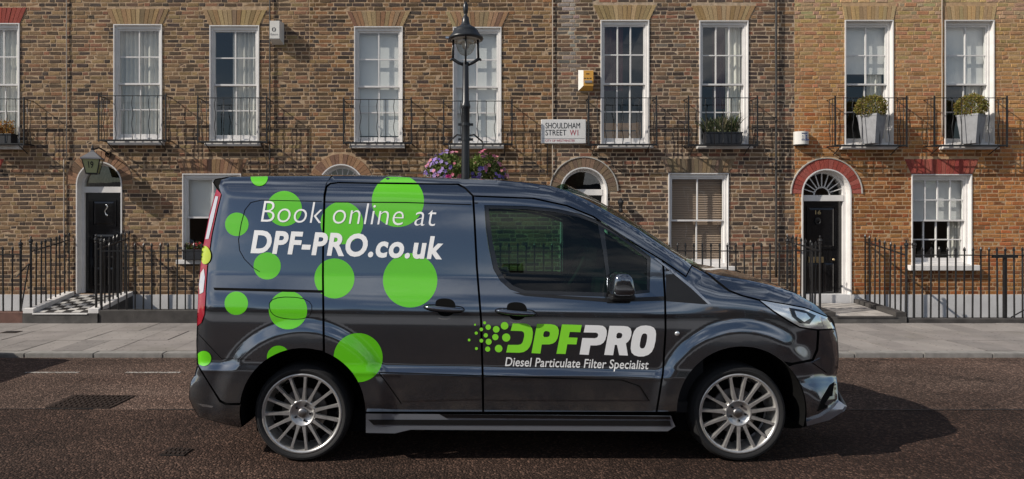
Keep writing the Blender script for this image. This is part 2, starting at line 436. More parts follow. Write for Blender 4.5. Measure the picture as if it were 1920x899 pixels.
# studded iron cover and small valve cover set into the road
def cover(name, label, quad, studs):
    P = []
    for (u, v) in quad:
        y = 6.2
        for _ in range(6): y = (CZ-road_z(y))*F/(v-PY)
        P.append(Vector(((u-PX)*y/F, y, road_z(y))))
    c = sum(P, Vector())/4
    t = thing(name, label, 'manhole cover', c)
    m = MB(); up = Vector((0,0,.006))
    m.add([p+up*.3 for p in P]+[p+up for p in P], [(4,5,6,7),(0,1,5,4),(1,2,6,5),(2,3,7,6),(3,0,4,7)]); m.build('plate', 'tar', t)
    inn = [c+(p-c)*.9 for p in P]
    m = MB()
    for k in range(4):
        a, b = P[k], P[(k+1)%4]; a2, b2 = inn[k], inn[(k+1)%4]
        m.add([a+up*1.6, b+up*1.6, b2+up*1.6, a2+up*1.6], [(0,1,2,3)])
    m.build('rim', 'cast', t)
    nu, nv = studs
    for j in range(nv):
        for i in range(nu):
            if (i+j) % 2 and name == 'manhole_cover': pass
            u, v = (i+.5)/nu, (j+.5)/nv
            def at(uu, vv): return (inn[0]*(1-uu)+inn[1]*uu)*(1-vv)+(inn[3]*(1-uu)+inn[2]*uu)*vv
            du, dv = .33/nu, .30/nv
            q = [at(u-du, v-dv), at(u+du, v-dv), at(u+du, v+dv), at(u-du, v+dv)]
            m = MB(); m.add([x+up*.8 for x in q]+[x+up*2.6 for x in q], [(4,5,6,7),(0,1,5,4),(1,2,6,5),(2,3,7,6),(3,0,4,7)])
            m.build('stud', 'cast', t)
cover('manhole_cover', 'large studded iron manhole cover in the road left of the van', [(84,766),(205,767),(255,743),(136,742)], (11, 6))
cover('valve_cover', 'small iron valve cover in the road near the rear wheel', [(298,855),(345,856),(362,843),(318,841)], (5, 2))

# pavement: bed, slabs, kerb stones
pav = tag(link('pavement', None), kind='structure')
boxpart('bed', 'joint', pav, -14, 14, KERB_Y+.02, RAIL_Y+.1, -.04, PZ-.012)
rows = [(KERB_Y+.165, 9.22), (9.228, 9.98), (9.988, RAIL_Y+.02)]
slabs = []
for v in range(3):
    ms = []
    for k, mm in enumerate(('slab', 'slab2', 'slab3')):
        m = MB(); w, d = .392, rows[v][1]-rows[v][0]
        m.box(-w/2, w/2, -d/2, d/2, -.03, 0)
        ms.append(m.mesh('paving_slab', mm))
    slabs.append(ms)
for r, (y0, y1) in enumerate(rows):
    off = (.0, .0, .0)[r]
    for i in range(-26, 30):
        x = i*.40+off
        u = PX+x*F/((y0+y1)/2)
        if u < -160 or u > 2080: continue
        o = link('paving_slab', random.choice(slabs[r]), pav, (x+U(-.002,.002), (y0+y1)/2, PZ+U(-.0035,.0035)))
        o.rotation_euler = (U(-.003,.003), U(-.004,.004), U(-.002,.002))
km = MB(); km.box(-.447, .447, 0, .155, -.1, PZ+.002)
kme = km.mesh('kerb_stone', 'kerb')
bm = bmesh.new(); bm.from_mesh(kme)
bmesh.ops.bevel(bm, geom=bm.edges[:], offset=.009, segments=2, affect='EDGES'); bm.to_mesh(kme); bm.free()
for i in range(-9, 12):
    o = link('kerb_stone', kme, pav, (i*.90+.2, KERB_Y+U(-.004,.004), U(-.004,.004)))
# metal plate let into the pavement at the left
sp = thing('stopcock_cover', 'small square iron plate let into the pavement at the left edge', 'cover', (-6.9, 9.95, PZ))
x0 = (20-PX)*9.85/F
boxpart('plate', 'cast', sp, x0-.12, x0+.12, 9.78, 9.95, PZ, PZ+.008)
boxpart('lid', 'tar', sp, x0-.09, x0+.09, 9.80, 9.93, PZ+.008, PZ+.011)
# pavement on the camera's side of the street
boxpart('near_pavement', 'slab2', pav, -40, 40, -3.2, .70, -.04, PZ)

# unseen terrace, invented to give the glass and paint a skyline to reflect
opp = thing('invented_terrace', 'invented brick terrace across the street, added to be mirrored in panes and paint', 'building', (0, -15, -.05))
m = MB()
xx = -46
ot = []
while xx < 46:
    w = U(4.5, 9); h = U(2.6, 4.8)
    m.box(xx, xx+w-.02, -23, -15, -.05, h); ot.append((xx, w, h)); xx += w
m.build('wall', mat('invented_brick', (.22, .13, .085), .9, var=.3, vscale=4, bump=.3), opp)
for (xx, w, h) in ot:
    m = MB(); m.prism([(xx-.1, -15.3), (xx+w+.08, -15.3), (xx+w+.08, -15), (xx-.1, -15)], 0, 1)
    m = MB(); m.add([(xx-.05, -14.8, h), (xx+w+.02, -14.8, h), (xx+w+.02, -19, h+1.3), (xx-.05, -19, h+1.3), (xx+w+.02, -23.2, h), (xx-.05, -23.2, h)], [(0,1,2,3),(3,2,4,5),(0,3,5),(1,4,2)])
    rf = m.build('roof', 'slate', opp)
    m = MB(); m.box(xx+.3, xx+1.2, -19.5, -18.6, h+.8, h+2.2); m.build('chimney', 'mortar', rf)
    for kx in (0.22, .62):
        for kz in (.5, .5+(h/2.1)):
            if kz+1.3 > h: continue
            wn_ = boxpart('window', 'white', opp, xx+w*kx, xx+w*kx+1.0, -15.02, -14.96, kz, kz+1.3)
            boxpart('pane', 'door_black', wn_, xx+w*kx+.07, xx+w*kx+.93, -14.965, -14.955, kz+.08, kz+1.22)

# ================================================================== terrace houses
def arc_pts(cx, zs, r, n=16, a0=PI, a1=0):
    return [(cx+r*math.cos(a0+(a1-a0)*i/n), zs+r*math.sin(a0+(a1-a0)*i/n)) for i in range(n+1)]

def hides(u, v):          # hidden by the van in the photograph
    return 375 < u < 1560 and v > 335 + max(0, (u-1050)*.42)

def brick_verts(w, h, proud, dep=.014):
    """front face slightly chipped, sides run back into the mortar"""
    c = .006
    j = lambda s=.0035: U(-s, s)
    b = [(-w/2+j(), 0, -h/2+j()), (w/2+j(), 0, -h/2+j()), (w/2+j(), 0, h/2+j()), (-w/2+j(), 0, h/2+j())]
    f = []
    for k, (x, _, z) in enumerate(b):
        f.append((x-math.copysign(c, x)+j(.002), -proud-dep+.004+U(-.0028, .0028), z-math.copysign(c, z)+j(.002)))
    mid = [(x, -proud-dep+.009, z) for (x, _, z) in b]
    vs = b+mid+f
    fs = [(8,9,10,11)]
    for k in range(4):
        n = (k+1) % 4
        fs += [(k, n, 4+n, 4+k), (4+k, 4+n, 8+n, 8+k)]
    return vs, fs

BRICK_H, COURSE = .0615, .0754
def house(name, label, x0, x1, ops, palette, mortar, seed, tint=None, detail_x=None):
    random.seed(seed)
    xc = (x0+x1)/2
    H = thing(name, label, 'house', (xc, DF, PZ), group='terraced houses along the street')
    ZB, ZT = .44, 6.62
    # --- mortar wall with openings
    xs = {x0, x1}
    for o in ops:
        xs |= {o['xa'], o['xb']}
        if o['t'] == 'door':
            for (x, z) in arc_pts((o['xa']+o['xb'])/2, o['zs'], (o['xb']-o['xa'])/2, 16): xs.add(x)
    xs = sorted(x for x in xs if x0-1e-6 <= x <= x1+1e-6)
    def top(o, x):
        if o['t'] == 'door':
            r = (o['xb']-o['xa'])/2; c = (o['xa']+o['xb'])/2
            return o['zs']+math.sqrt(max(0, r*r-(x-c)**2))
        return o['zb']
    m = MB(); YM = DF+.0055
    for a, b in zip(xs[:-1], xs[1:]):
        if b-a < 1e-6: continue
        mid = (a+b)/2; zl = zr = ZB
        for o in sorted([o for o in ops if o['xa'] < mid < o['xb']], key=lambda o: o['za']):
            if o['za'] > zl+1e-4: m.add([(a, YM, zl), (b, YM, zr), (b, YM, o['za']), (a, YM, o['za'])], [(0,1,2,3)])
            zl, zr = top(o, a), top(o, b)
        m.add([(a, YM, zl), (b, YM, zr), (b, YM, ZT), (a, YM, ZT)], [(0,1,2,3)])
    m.build('wall', mortar, H)
    boxpart('basement_wall', 'stucco', H, x0, x1, DF-.012, DF+.2, -1.4, ZB)
    m = MB(); m.box(x0, x1, DF-.05, DF+.32, ZT, ZT+.07); cp = m.build('parapet_coping', 'stone', H)
    m = MB(); m.box(x0+.01, x1-.01, DF+.3, DF+7, ZT-.35, ZT-.2); m.build('roof', 'roof_lead', H)
    m = MB(); m.box(x0+.01, x0+.2, DF+.06, DF+7, .0, ZT-.36); m.box(x1-.2, x1-.01, DF+.06, DF+7, 0, ZT-.36); m.box(x0+.2, x1-.2, DF+6.8, DF+7, 0, ZT-.36)
    m.build('party_wall', 'mortar_dark', H)
    # --- bricks, Flemish bond
    def excl(z0, z1):
        iv = []
        for o in ops:
            if o['t'] == 'door':
                r = (o['xb']-o['xa'])/2; c = (o['xa']+o['xb'])/2; R = r+o.get('ring', .19)
                if z1 > o['za'] and z0 < o['zs']: iv.append((o['xa'], o['xb']))
                if z1 > o['zs'] and z0 < o['zs']+R:
                    d = max(0, z0-o['zs'], 0); h = math.sqrt(max(0, R*R-d*d)); iv.append((c-h-.004, c+h+.004))
            else:
                if z1 > o['za'] and z0 < o['zb']: iv.append((o['xa'], o['xb']))
                h = o.get('ah', 0)
                if h and z1 > o['zb']+.002 and z0 < o['zb']+h:
                    s = o.get('splay', .14)*min(1, max(0, ((z0+z1)/2-o['zb'])/h)); iv.append((o['xa']-s-.006, o['xb']+s+.006))
        iv.sort(); return iv
    cand = []; nco = int((ZT-ZB)/COURSE)
    for ci in range(nco):
        z0 = ZB+ci*COURSE+.005; zc = z0+BRICK_H/2; ex = excl(z0, z0+BRICK_H)
        segs = []; cur = x0+.003
        for a, b in ex:
            if a > cur: segs.append((cur, min(a, x1-.003)))
            cur = max(cur, b)
        if cur < x1-.003: segs.append((cur, x1-.003))
        x = x0-(.0 if ci % 2 else .16)+U(-.012, .012); hd = bool(ci % 2)
        while x < x1:
            w = (.103 if hd else .214)*(1+U(-.06, .06)); 
            if RND() < .06: hd = not hd
            hd = not hd
            for a, b in segs:
                l, r = max(x, a), min(x+w, b)
                if r-l > .03: cand.append((l, r, zc, abs((r-l)-w) < 1e-6))
            x += w+.012
    # which bricks become parts of their own: whole stretchers in view, largest in the picture
    vis = []
    for i, (l, r, z, whole) in enumerate(cand):
        u, v = PX+(l+r)/2*SF, PY-(z-CZ)*SF
        if whole and r-l > .2 and 4 < u < 1916 and 4 < v < 540 and not hides(u, v):
            vis.append((math.hypot((l+r)/2, z-CZ), i))
    vis.sort(); single = {i for _, i in vis[:300]}
    def colour(x, z):
        t = noise.noise(Vector((x*.9, z*.9, seed)))
        c = random.choices(palette, [p[3] for p in palette])[0][:3]
        if tint: c = tint(c, x, z)
        k = 1+.22*t
        return jit(tuple(q*k for q in c), .16)
    sills = [(o['xa'], o['xb'], o['za']) for o in ops if o['t'] != 'door']
    base_colour = colour
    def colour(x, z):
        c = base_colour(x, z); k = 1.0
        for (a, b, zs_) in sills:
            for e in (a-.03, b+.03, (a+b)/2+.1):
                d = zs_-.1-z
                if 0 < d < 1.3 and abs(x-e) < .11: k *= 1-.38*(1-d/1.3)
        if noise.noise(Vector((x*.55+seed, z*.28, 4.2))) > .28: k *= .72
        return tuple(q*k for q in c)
    var = {}
    mass = MB()
    for i, (l, r, z, whole) in enumerate(cand):
        if detail_x and r < detail_x: continue
        w = r-l; xm = (l+r)/2
        if i in single:
            key = (round(w/.006), random.randrange(5), int(z*1.3) if tint else 0)
            if key not in var:
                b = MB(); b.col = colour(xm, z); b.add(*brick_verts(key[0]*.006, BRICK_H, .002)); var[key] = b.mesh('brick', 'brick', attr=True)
            o = link('brick', var[key], H, (xm, DF+.014+U(-.002, .002), z))
            o.rotation_euler = (U(-.02, .02), U(-.008, .008), U(-.012, .012))
        else:
            vs, fs = brick_verts(w, BRICK_H, .002)
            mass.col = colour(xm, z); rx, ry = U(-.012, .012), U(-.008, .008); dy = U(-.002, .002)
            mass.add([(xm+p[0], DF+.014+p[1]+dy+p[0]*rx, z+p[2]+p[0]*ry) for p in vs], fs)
    o = mass.build('brick_infill', 'brick', H, attr=True); tag(o, kind='stuff')
    # --- gauged arches
    for o in ops:
        cols = o.get('acol', [(.34, .235, .12), (.29, .19, .10), (.37, .27, .15), (.24, .16, .10)])
        if o['t'] == 'door':
            r = (o['xb']-o['xa'])/2; c = (o['xa']+o['xb'])/2; R = r+o.get('ring', .19)-.004; r2 = r+.004
            n = 21; var2 = []
            for k in range(6):
                b = MB(); b.col = jit(random.choice(cols), .15); h = PI/n/2*.90
                P = [(r2*math.sin(-h), r2*math.cos(h)), (r2*math.sin(h), r2*math.cos(h)), (R*math.sin(h), R*math.cos(h)), (R*math.sin(-h), R*math.cos(h))]
                j = [U(-.003, .003) for _ in range(8)]
                b.prism([(p[0]+j[q], p[1]+j[q+4]) for q, p in enumerate(P)], -.010, .012); var2.append(b.mesh('voussoir', 'brick', attr=True))
            for k in range(n):
                a = -PI/2+PI*(k+.5)/n
                v = link('voussoir', random.choice(var2), H, (c, DF+.004+U(-.003, .002), o['zs'])); v.rotation_euler = (0, a, 0)
            if o.get('hood'):
                h = MB(); ip = arc_pts(c, o['zs'], R+.006, 24); op = arc_pts(c, o['zs'], R+.024, 24)
                for q in range(24): h.prism([ip[q], ip[q+1], op[q+1], op[q]], DF-.018, DF+.012)
                h.build('arch_trim', 'stone', H)
        elif o.get('ah'):
            h = o['ah']; s = o.get('splay', .14); w = o['xb']-o['xa']; n = int(w/.066)
            for k in range(n):
                t0, t1 = (k+.06)/n, (k+.94)/n
                bx = lambda t: o['xa']-.004+(w+.008)*t
                tx = lambda t: o['xa']-s+(w+2*s)*t
                j = [U(-.004, .004) for _ in range(8)]
                P = [(bx(t0), o['zb']+.004), (bx(t1), o['zb']+.004), (tx(t1), o['zb']+h), (tx(t0), o['zb']+h)]
                b = MB(); b.col = jit(random.choice(cols), .15); b.prism([(p[0]+j[q], p[1]+j[q+4]) for q, p in enumerate(P)], DF-.005+U(-.003, .002), DF+.016)
                b.build('voussoir', 'brick', H, attr=True)
    return H

def wavy(xa, xb, za, zb, y, amp=.022, waves=7, seed=0, gather=0.0):
    """a hanging curtain with folds"""
    m = MB(); n = max(24, int(waves*9)); ph = seed*1.7
    def fn(u, v):
        a = waves*2*PI*u+ph
        k = 1+.5*noise.noise(Vector((u*5, seed, 0)))
        return (xa+(xb-xa)*(u+.004*math.sin(a*.5+v*2))*(1-gather*(1-v)), y+amp*k*math.sin(a+.9*math.sin(a*.37+seed)+.4*noise.noise(Vector((u*3, v*1.5, seed)))), za+(zb-za)*v)
    m.grid(fn, n, 8); return m

def window(H, px, cols, rows, hang=(), sill_px=None, depth=.085, recess=.02):
    xa, xb, zb, za = FX(px[0]), FX(px[1]), FZ(px[2]), FZ(px[3])
    w, h = xb-xa, zb-za; zm = za+h*.49 if rows > 2 else za+h*.49
    m = MB(); t = .018; y0, y1 = DF-.012, DF+depth
    m.box(xa, xa+t, y0, y1, za, zb); m.box(xb-t, xb, y0, y1, za, zb); m.box(xa+t, xb-t, y0, y1, zb-t, zb); m.box(xa+t, xb-t, y0+.02, y1, za, za+t)
    fw = .042; ya, yb = DF+depth-.055, DF+depth+.05
    m.box(xa+t, xa+t+fw, ya, yb, za+t, zb-t); m.box(xb-t-fw, xb-t, ya, yb, za+t, zb-t)
    m.box(xa+t+fw, xb-t-fw, ya, yb, zb-t-.06, zb-t); m.box(xa+t+fw, xb-t-fw, ya, yb, za+t, za+t+.03)
    W = m.build('window', 'white', H)
    ix0, ix1, iz0, iz1 = xa+t+fw, xb-t-fw, za+t+.03, zb-t-.06
    def sash(zl, zh, ys, nr, low):
        s = MB(); r = .026; br = .075 if low else .032; tr = .032 if low else .03
        yf, yk = ys, ys+.036
        s.box(ix0, ix0+r, yf, yk, zl, zh); s.box(ix1-r, ix1, yf, yk, zl, zh)
        s.box(ix0+r, ix1-r, yf, yk, zl, zl+br); s.box(ix0+r, ix1-r, yf, yk, zh-tr, zh)
        s.build('sash', 'white', W)
        gx0, gx1, gz0, gz1 = ix0+r, ix1-r, zl+br, zh-tr; b = .011
        for c in range(1, cols):
            x = gx0+(gx1-gx0)*c/cols; boxpart('glazing_bar', 'white', W, x-b, x+b, yf+.005, yk-.004, gz0, gz1)
        for q in range(1, nr):
            z = gz0+(gz1-gz0)*q/nr
            for c in range(cols):
                l = gx0+(gx1-gx0)*c/cols+(b if c else 0); rr = gx0+(gx1-gx0)*(c+1)/cols-(b if c < cols-1 else 0)
                boxpart('glazing_bar', 'white', W, l, rr, yf+.006, yk-.004, z-b, z+b)
        for c in range(cols):
            for q in range(nr):
                l = gx0+(gx1-gx0)*c/cols; rr = gx0+(gx1-gx0)*(c+1)/cols; zl_ = gz0+(gz1-gz0)*q/nr; zh_ = gz0+(gz1-gz0)*(q+1)/nr
                p = MB(); yp = yf+.018; e = .0015
                p.add([(l, yp+U(-e, e), zl_), (rr, yp+U(-e, e), zl_), (rr, yp+U(-e, e), zh_), (l, yp+U(-e, e), zh_)], [(0,1,2,3)])
                p.build('pane', 'glass', W)
    sash(zm-.016, iz1, DF+depth-.035, rows//2, False)
    sash(iz0, zm+.016, DF+depth+.006, rows-rows//2, True)
    sp = sill_px or (px[0]-6, px[1]+6, px[3], px[3]+9)
    boxpart('sill', 'sill', W, FX(sp[0]), FX(sp[1]), DF-.10, DF+depth-.02, FZ(sp[3]), FZ(sp[2])-.001, bevel=.006)
    # the room behind
    r = MB(); e = .35; yb2 = DF+2.4; ry = DF+depth+.06
    X0, X1, Z0, Z1 = xa-e, xb+e, za-.25, zb+.2
    r.add([(X0,ry,Z0),(X1,ry,Z0),(X1,yb2,Z0),(X0,yb2,Z0),(X0,ry,Z1),(X1,ry,Z1),(X1,yb2,Z1),(X0,yb2,Z1)], [(0,1,2,3),(4,7,6,5),(1,5,6,2),(2,6,7,3),(3,7,4,0)])
    r.add([(X0,ry,Z0),(X0,ry,Z1),(xa,ry,Z1),(xa,ry,Z0),(xb,ry,Z0),(xb,ry,Z1),(X1,ry,Z1),(X1,ry,Z0),(xa,ry,zb),(xb,ry,zb),(xa,ry,za),(xb,ry,za)], [(0,1,2,3),(4,5,6,7),(2,5,9,8),(3,10,11,4)])
    r.build('room', 'room', W)
    yc = DF+depth+.095
    for k, hg in enumerate(hang):
        kind, l, rr, b, tt = hg[:5]; X = lambda f: ix0-.02+(ix1-ix0+.04)*f; Z = lambda f: iz0-.02+(iz1-iz0+.04)*f
        if kind in ('curtain', 'curtain_grey', 'drape_red'):
            wavy(X(l), X(rr), Z(b), Z(tt), yc+.03*k, waves=max(3, 9*(rr-l)), seed=k+px[0], gather=hg[5] if len(hg) > 5 else 0).build('curtain', kind, W, smooth=True)
        elif kind in ('blind',):
            p = MB(); p.box(X(l), X(rr), yc-.025, yc-.019, Z(b), Z(tt)); p.box(X(l), X(rr), yc-.03, yc-.015, Z(b)-.02, Z(b)); p.build('roller_blind', 'blind', W)
        elif kind == 'slats':
            p = MB(); n = 38
            for q in range(n):
                z = Z(b)+(Z(tt)-Z(b))*(q+.5)/n; R = Matrix.Translation((0, yc, z)) @ Matrix.Rotation(math.radians(62), 4, 'X')
                p.box(X(l), X(rr), -.022, .022, -.0015, .0015, R)
            tag(p.build('venetian_blind', 'blind_brown', W), kind='stuff')
    return W

def flatop(px, ah=.275, splay=.135, acol=None):
    d = dict(t='rect', xa=FX(px[0]), xb=FX(px[1]), zb=FZ(px[2]), za=FZ(px[3]), ah=ah, splay=splay)
    if acol: d['acol'] = acol
    return d
def doorop(xa, xb, top, bot, acol=None, ring=.19, hood=False):
    r = (FX(xb)-FX(xa))/2
    d = dict(t='door', xa=FX(xa), xb=FX(xb), zs=FZ(top)-r, za=FZ(bot), ring=ring, hood=hood)
    if acol: d['acol'] = acol
    return d

def door(H, d, leaf_px, number=None, fan=False, panels=True):
    """arched door case, fanlight and leaf"""
    c = (d['xa']+d['xb'])/2; r = (d['xb']-d['xa'])/2; zs = d['zs']; za = d['za']
    def ring(m, off0, off1, y0, y1):
        A = [(d['xa']+off0, za)]+arc_pts(c, zs, r-off0, 20)+[(d['xb']-off0, za)]
        B = [(d['xa']+off1, za)]+arc_pts(c, zs, r-off1, 20)+[(d['xb']-off1, za)]
        for q in range(len(A)-1): m.prism([A[q], B[q], B[q+1], A[q+1]], y0, y1)
    m = MB(); ring(m, 0, .022, DF-.014, DF+.20); ring(m, .022, .075, DF+.13, DF+.20)
    lx0, lx1, lz1, lz0 = d['xa']+.075, d['xb']-.075, FZ(leaf_px[0]), FZ(leaf_px[1])
    zt = lz1+.11
    m.box(lx0, lx1, DF+.12, DF+.20, lz1, zt)
    C = m.build('door_case', 'white', H)
    # fanlight
    m = MB(); R = r-.072; base = max(zt, zs-.02)
    pts = [(x, z) for (x, z) in arc_pts(c, zs, R, 24) if z > zt]
    poly = [(lx0, zt)]+pts+[(lx1, zt)]
    m.add([(x, DF+.165, z) for x, z in poly], [tuple(range(len(poly)))]); Fg = m.build('fanlight', 'glass', H)
    if fan:
        fc = zt+.005
        m = MB(); ir = .145
        ip, op = arc_pts(c, fc, ir-.012, 14), arc_pts(c, fc, ir+.012, 14)
        for q in range(14): m.prism([ip[q], ip[q+1], op[q+1], op[q]], DF+.15, DF+.163)
        m.build('fan_hub', 'white', Fg)
        for k in range(1, 10):
            a = PI*k/10; dx, dz = math.cos(a), math.sin(a)
            L = R
            # length to the arch
            t = ir
            while t < 2*R and ((ir and (c+dx*t-c)**2+(max(fc+dz*t-zs, 0))**2 < R*R) and abs(dx*t) < R): t += .005
            b = MB(); n_ = Vector((-dz, 0, dx))*.0085
            p0 = Vector((c+dx*ir, 0, fc+dz*ir)); p1 = Vector((c+dx*t, 0, fc+dz*t))
            P = [p0-n_, p1-n_, p1+n_, p0+n_]; b.prism([(p.x, p.z) for p in P], DF+.15, DF+.163); b.build('fan_bar', 'white', Fg)
    m = MB(); m.box(lx0+.003, lx1-.003, DF+.17, DF+.22, lz0, lz1-.003); L = m.build('door', 'door_black', H)
    w = lx1-lx0; hh = lz1-lz0
    def panel(fx0, fx1, fz0, fz1):
        X0, X1, Z0, Z1 = lx0+w*fx0, lx0+w*fx1, lz0+hh*fz0, lz0+hh*fz1
        p = MB(); y = DF+.17
        fr = .028
        for (a, b, c_, d_) in ((X0, X1, Z0, Z0+fr), (X0, X1, Z1-fr, Z1), (X0, X0+fr, Z0+fr, Z1-fr), (X1-fr, X1, Z0+fr, Z1-fr)): p.box(a, b, y-.016, y+.002, c_, d_)
        g = .07
        o4 = [(X0+fr, Z0+fr), (X1-fr, Z0+fr), (X1-fr, Z1-fr), (X0+fr, Z1-fr)]; i4 = [(X0+g, Z0+g), (X1-g, Z0+g), (X1-g, Z1-g), (X0+g, Z1-g)]
        p.add([(x, y-.001, z) for x, z in o4]+[(x, y-.013, z) for x, z in i4], [(4,5,6,7)]+[(k, (k+1)%4, 4+(k+1)%4, 4+k) for k in range(4)])
        p.build('panel', 'door_black', L)
    if panels == 'B':
        panel(.17, .83, .66, .93); panel(.17, .83, .33, .60); panel(.17, .47, .05, .27); panel(.53, .83, .05, .27)
    else:
        panel(.14, .86, .52, .95); panel(.14, .48, .06, .40); panel(.52, .86, .06, .40)
    return L

# ---- palettes (linear albedo, weight)
STOCK = [(.235,.147,.080,4), (.190,.115,.066,4), (.265,.170,.088,3), (.125,.083,.056,5), (.072,.053,.043,5), (.30,.20,.105,1), (.23,.115,.068,2)]
STOCK_C = [(.255,.152,.076,4), (.205,.119,.062,4), (.285,.178,.086,3), (.132,.084,.052,5), (.076,.056,.045,5), (.26,.13,.064,2)]
DARK = [(.170,.108,.072,4), (.115,.080,.060,4), (.215,.135,.085,3), (.24,.145,.08,2), (.080,.060,.050,3), (.25,.12,.075,2)]
ORANGE = [(.42,.180,.060,4), (.37,.145,.048,4), (.46,.215,.078,3), (.29,.120,.050,3), (.40,.130,.048,3)]
RED = [(.33,.075,.055), (.29,.062,.048), (.36,.10,.075)]
BROWN_ARCH = [(.30,.175,.10), (.25,.14,.085), (.34,.20,.115), (.20,.12,.08)]
def tint_e(c, x, z):
    t = max(0, min(1, (z-3.0)/2.2))          # the rebuilt upper part is of yellower brick
    y = (.46, .33, .19) if z > 5.55 else (.45, .29, .145)
    k = .75*t if z < 5.55 else .9
    return tuple(a*(1-k)+b*k*(.82+.3*RND()) for a, b in zip(c, y))
def tint_d(c, x, z):
    # pale salts washed down below the gutter at the party wall
    u = PX+x*SF; g = math.exp(-((u-1070)/14)**2)*max(0, min(1, (z-3.9)/1.3))*.75
    return tuple(a*(1-g)+b*g for a, b in zip(c, (.55, .52, .48)))

# ---- A
w_a = (-55, 37, 44, 268)
A = house('terraced_house', 'brown brick house at the left edge with red brick window arches', FX(-330), FX(125), [flatop(w_a, .29, .13, RED), flatop((-113, -5, 326, 487), .27, .13, RED)], STOCK, 'mortar', 3, detail_x=FX(-60))
window(A, w_a, 3, 4, [('curtain', .0, 1.0, 0, 1)], (-62, 43, 270, 281))
# ---- B
b1, b2, bg = (213, 304, 46, 263), (393, 486, 48, 265), (342, 452, 326, 487)
dB = doorop(143, 229, 303, 551, BROWN_ARCH, .20)
B = house('terraced_house', 'brown stock brick house with arched doorway numbered 19, left of the van', FX(125), FX(580), [flatop(b1, .285), flatop(b2, .285), flatop(bg, .27, .12, BROWN_ARCH), dB], STOCK, 'mortar', 5)
window(B, b1, 2, 4, [('curtain_grey', 0, 1, 0, 1)], (207, 309, 264, 273))
window(B, b2, 2, 4, [('curtain_grey', .38, 1, 0, 1)], (387, 490, 266, 275))
window(B, bg, 2, 2, [('blind', 0, 1, .5, 1)], (334, 458, 487, 495))
LB = door(B, dB, (361, 551), panels='B')
# ---- C
c1, c2, cg = (664, 755, 50, 269), (849, 940, 51, 269), (797, 905, 330, 490)
dC = doorop(597, 682, 308, 551, BROWN_ARCH, .19)
C_ = house('terraced_house', 'brown brick house directly behind the lamp post with white blinds drawn', FX(580), FX(1035), [flatop(c1, .28, .14, BROWN_ARCH+[(.34,.25,.14)]*4), flatop(c2, .28, .14, BROWN_ARCH+[(.34,.25,.14)]*4), flatop(cg, .25, .12), dC], STOCK_C, 'mortar', 8)
window(C_, c1, 2, 4, [('blind', 0, 1, .07, 1)], (657, 760, 270, 279))
window(C_, c2, 2, 4, [('blind', 0, 1, .02, 1)], (842, 944, 271, 280))
window(C_, cg, 2, 2, [('blind', 0, 1, .4, 1)])
door(C_, dC, (366, 551), fan=True)
# ---- D
d1, d2, dg = (1126, 1217, 38, 271), (1311, 1403, 39, 272), (1253, 1366, 325, 499)
dD = doorop(1050, 1139, 314, 560, [(.20,.14,.10), (.17,.12,.085), (.24,.16,.11)], .18, hood=True)
YEL = [(.37,.265,.135), (.33,.22,.11), (.40,.29,.16)]
D_ = house('terraced_house', 'dark brown brick house with the street name plate and dark twelve pane windows', FX(1035), FX(1490), [flatop(d1, .275, .14, YEL), flatop(d2, .275, .14, YEL), flatop(dg, .27, .13, [(.22,.16,.10), (.27,.19,.11), (.18,.13,.09)]), dD], DARK, 'mortar_dark', 13, tint=tint_d)
wD1 = window(D_, d1, 3, 4, [('drape_red', -.02, .52, .45, 1, .0)], (1120, 1222, 272, 279))
window(D_, d2, 3, 4, [('curtain', .62, 1.0, 0, 1), ('drape_red', .35, .64, .3, 1)], (1305, 1408, 272, 280))
window(D_, dg, 2, 2, [('slats', 0, 1, .0, 1)], (1245, 1374, 499, 507))
door(D_, dD, (366, 560))
# ---- E
e1, e2, eg = (1584, 1675, 38, 271), (1771, 1864, 38, 271), (1709, 1822, 327, 497)
dE = doorop(1503, 1596, 317, 568, RED, .19, hood=True)
EA = [(.44,.31,.17), (.48,.33,.15), (.40,.27,.15)]
E_ = house('terraced_house', 'orange brick house at the right with red arches and fanlight door', FX(1490), FX(1945), [flatop(e1, .26, .05, EA), flatop(e2, .26, .05, EA), flatop(eg, .28, .13, RED), dE], ORANGE, 'mortar_orange', 21, tint=tint_e)
window(E_, e1, 2, 4, [('blind', 0, 1, .60, 1), ('curtain', .62, 1, 0, .62)], (1574, 1678, 272, 281), depth=.125)
window(E_, e2, 2, 4, [('blind', 0, 1, .51, 1), ('curtain', .66, 1, 0, .55)], (1761, 1866, 272, 281), depth=.125)
window(E_, eg, 4, 4, [('blind', 0, 1, .5, 1), ('curtain_grey', .80, 1, 0, .5)], (1701, 1831, 497, 507), depth=.125)
LE = door(E_, dE, (377, 567), fan=True)
flat_text('16', 'brass', LE, FX(1537), FX(1548), FZ(402), .07, DF+.152, .02, 'door_number')

# door furniture
m = MB(); m.lathe([(.0, -.03), (.012, -.03), (.022, -.018), (.026, -.006), (.02, 0), (0, 0)], 12, 'Y', (FX(1571), DF+.150, FZ(488))); m.build('door_knob', 'brass', LE, smooth=True, recalc=True)
boxpart('letter_box', 'brass', LE, FX(1524), FX(1552), DF+.140, DF+.155, FZ(494), FZ(483), bevel=.003)
m = MB(); m.lathe([(.0, -.02), (.03, -.02), (.04, -.01), (.04, .004)], 14, 'Y', (FX(1541), DF+.150, FZ(412))); m.tube([(FX(1541)+.045*math.sin(t), DF+.128, FZ(412)-.03-.055*math.cos(t)) for t in [k*PI/8-PI*.9 for k in range(15)]], .009, 6); m.build('door_knocker', 'iron', LE, smooth=True)
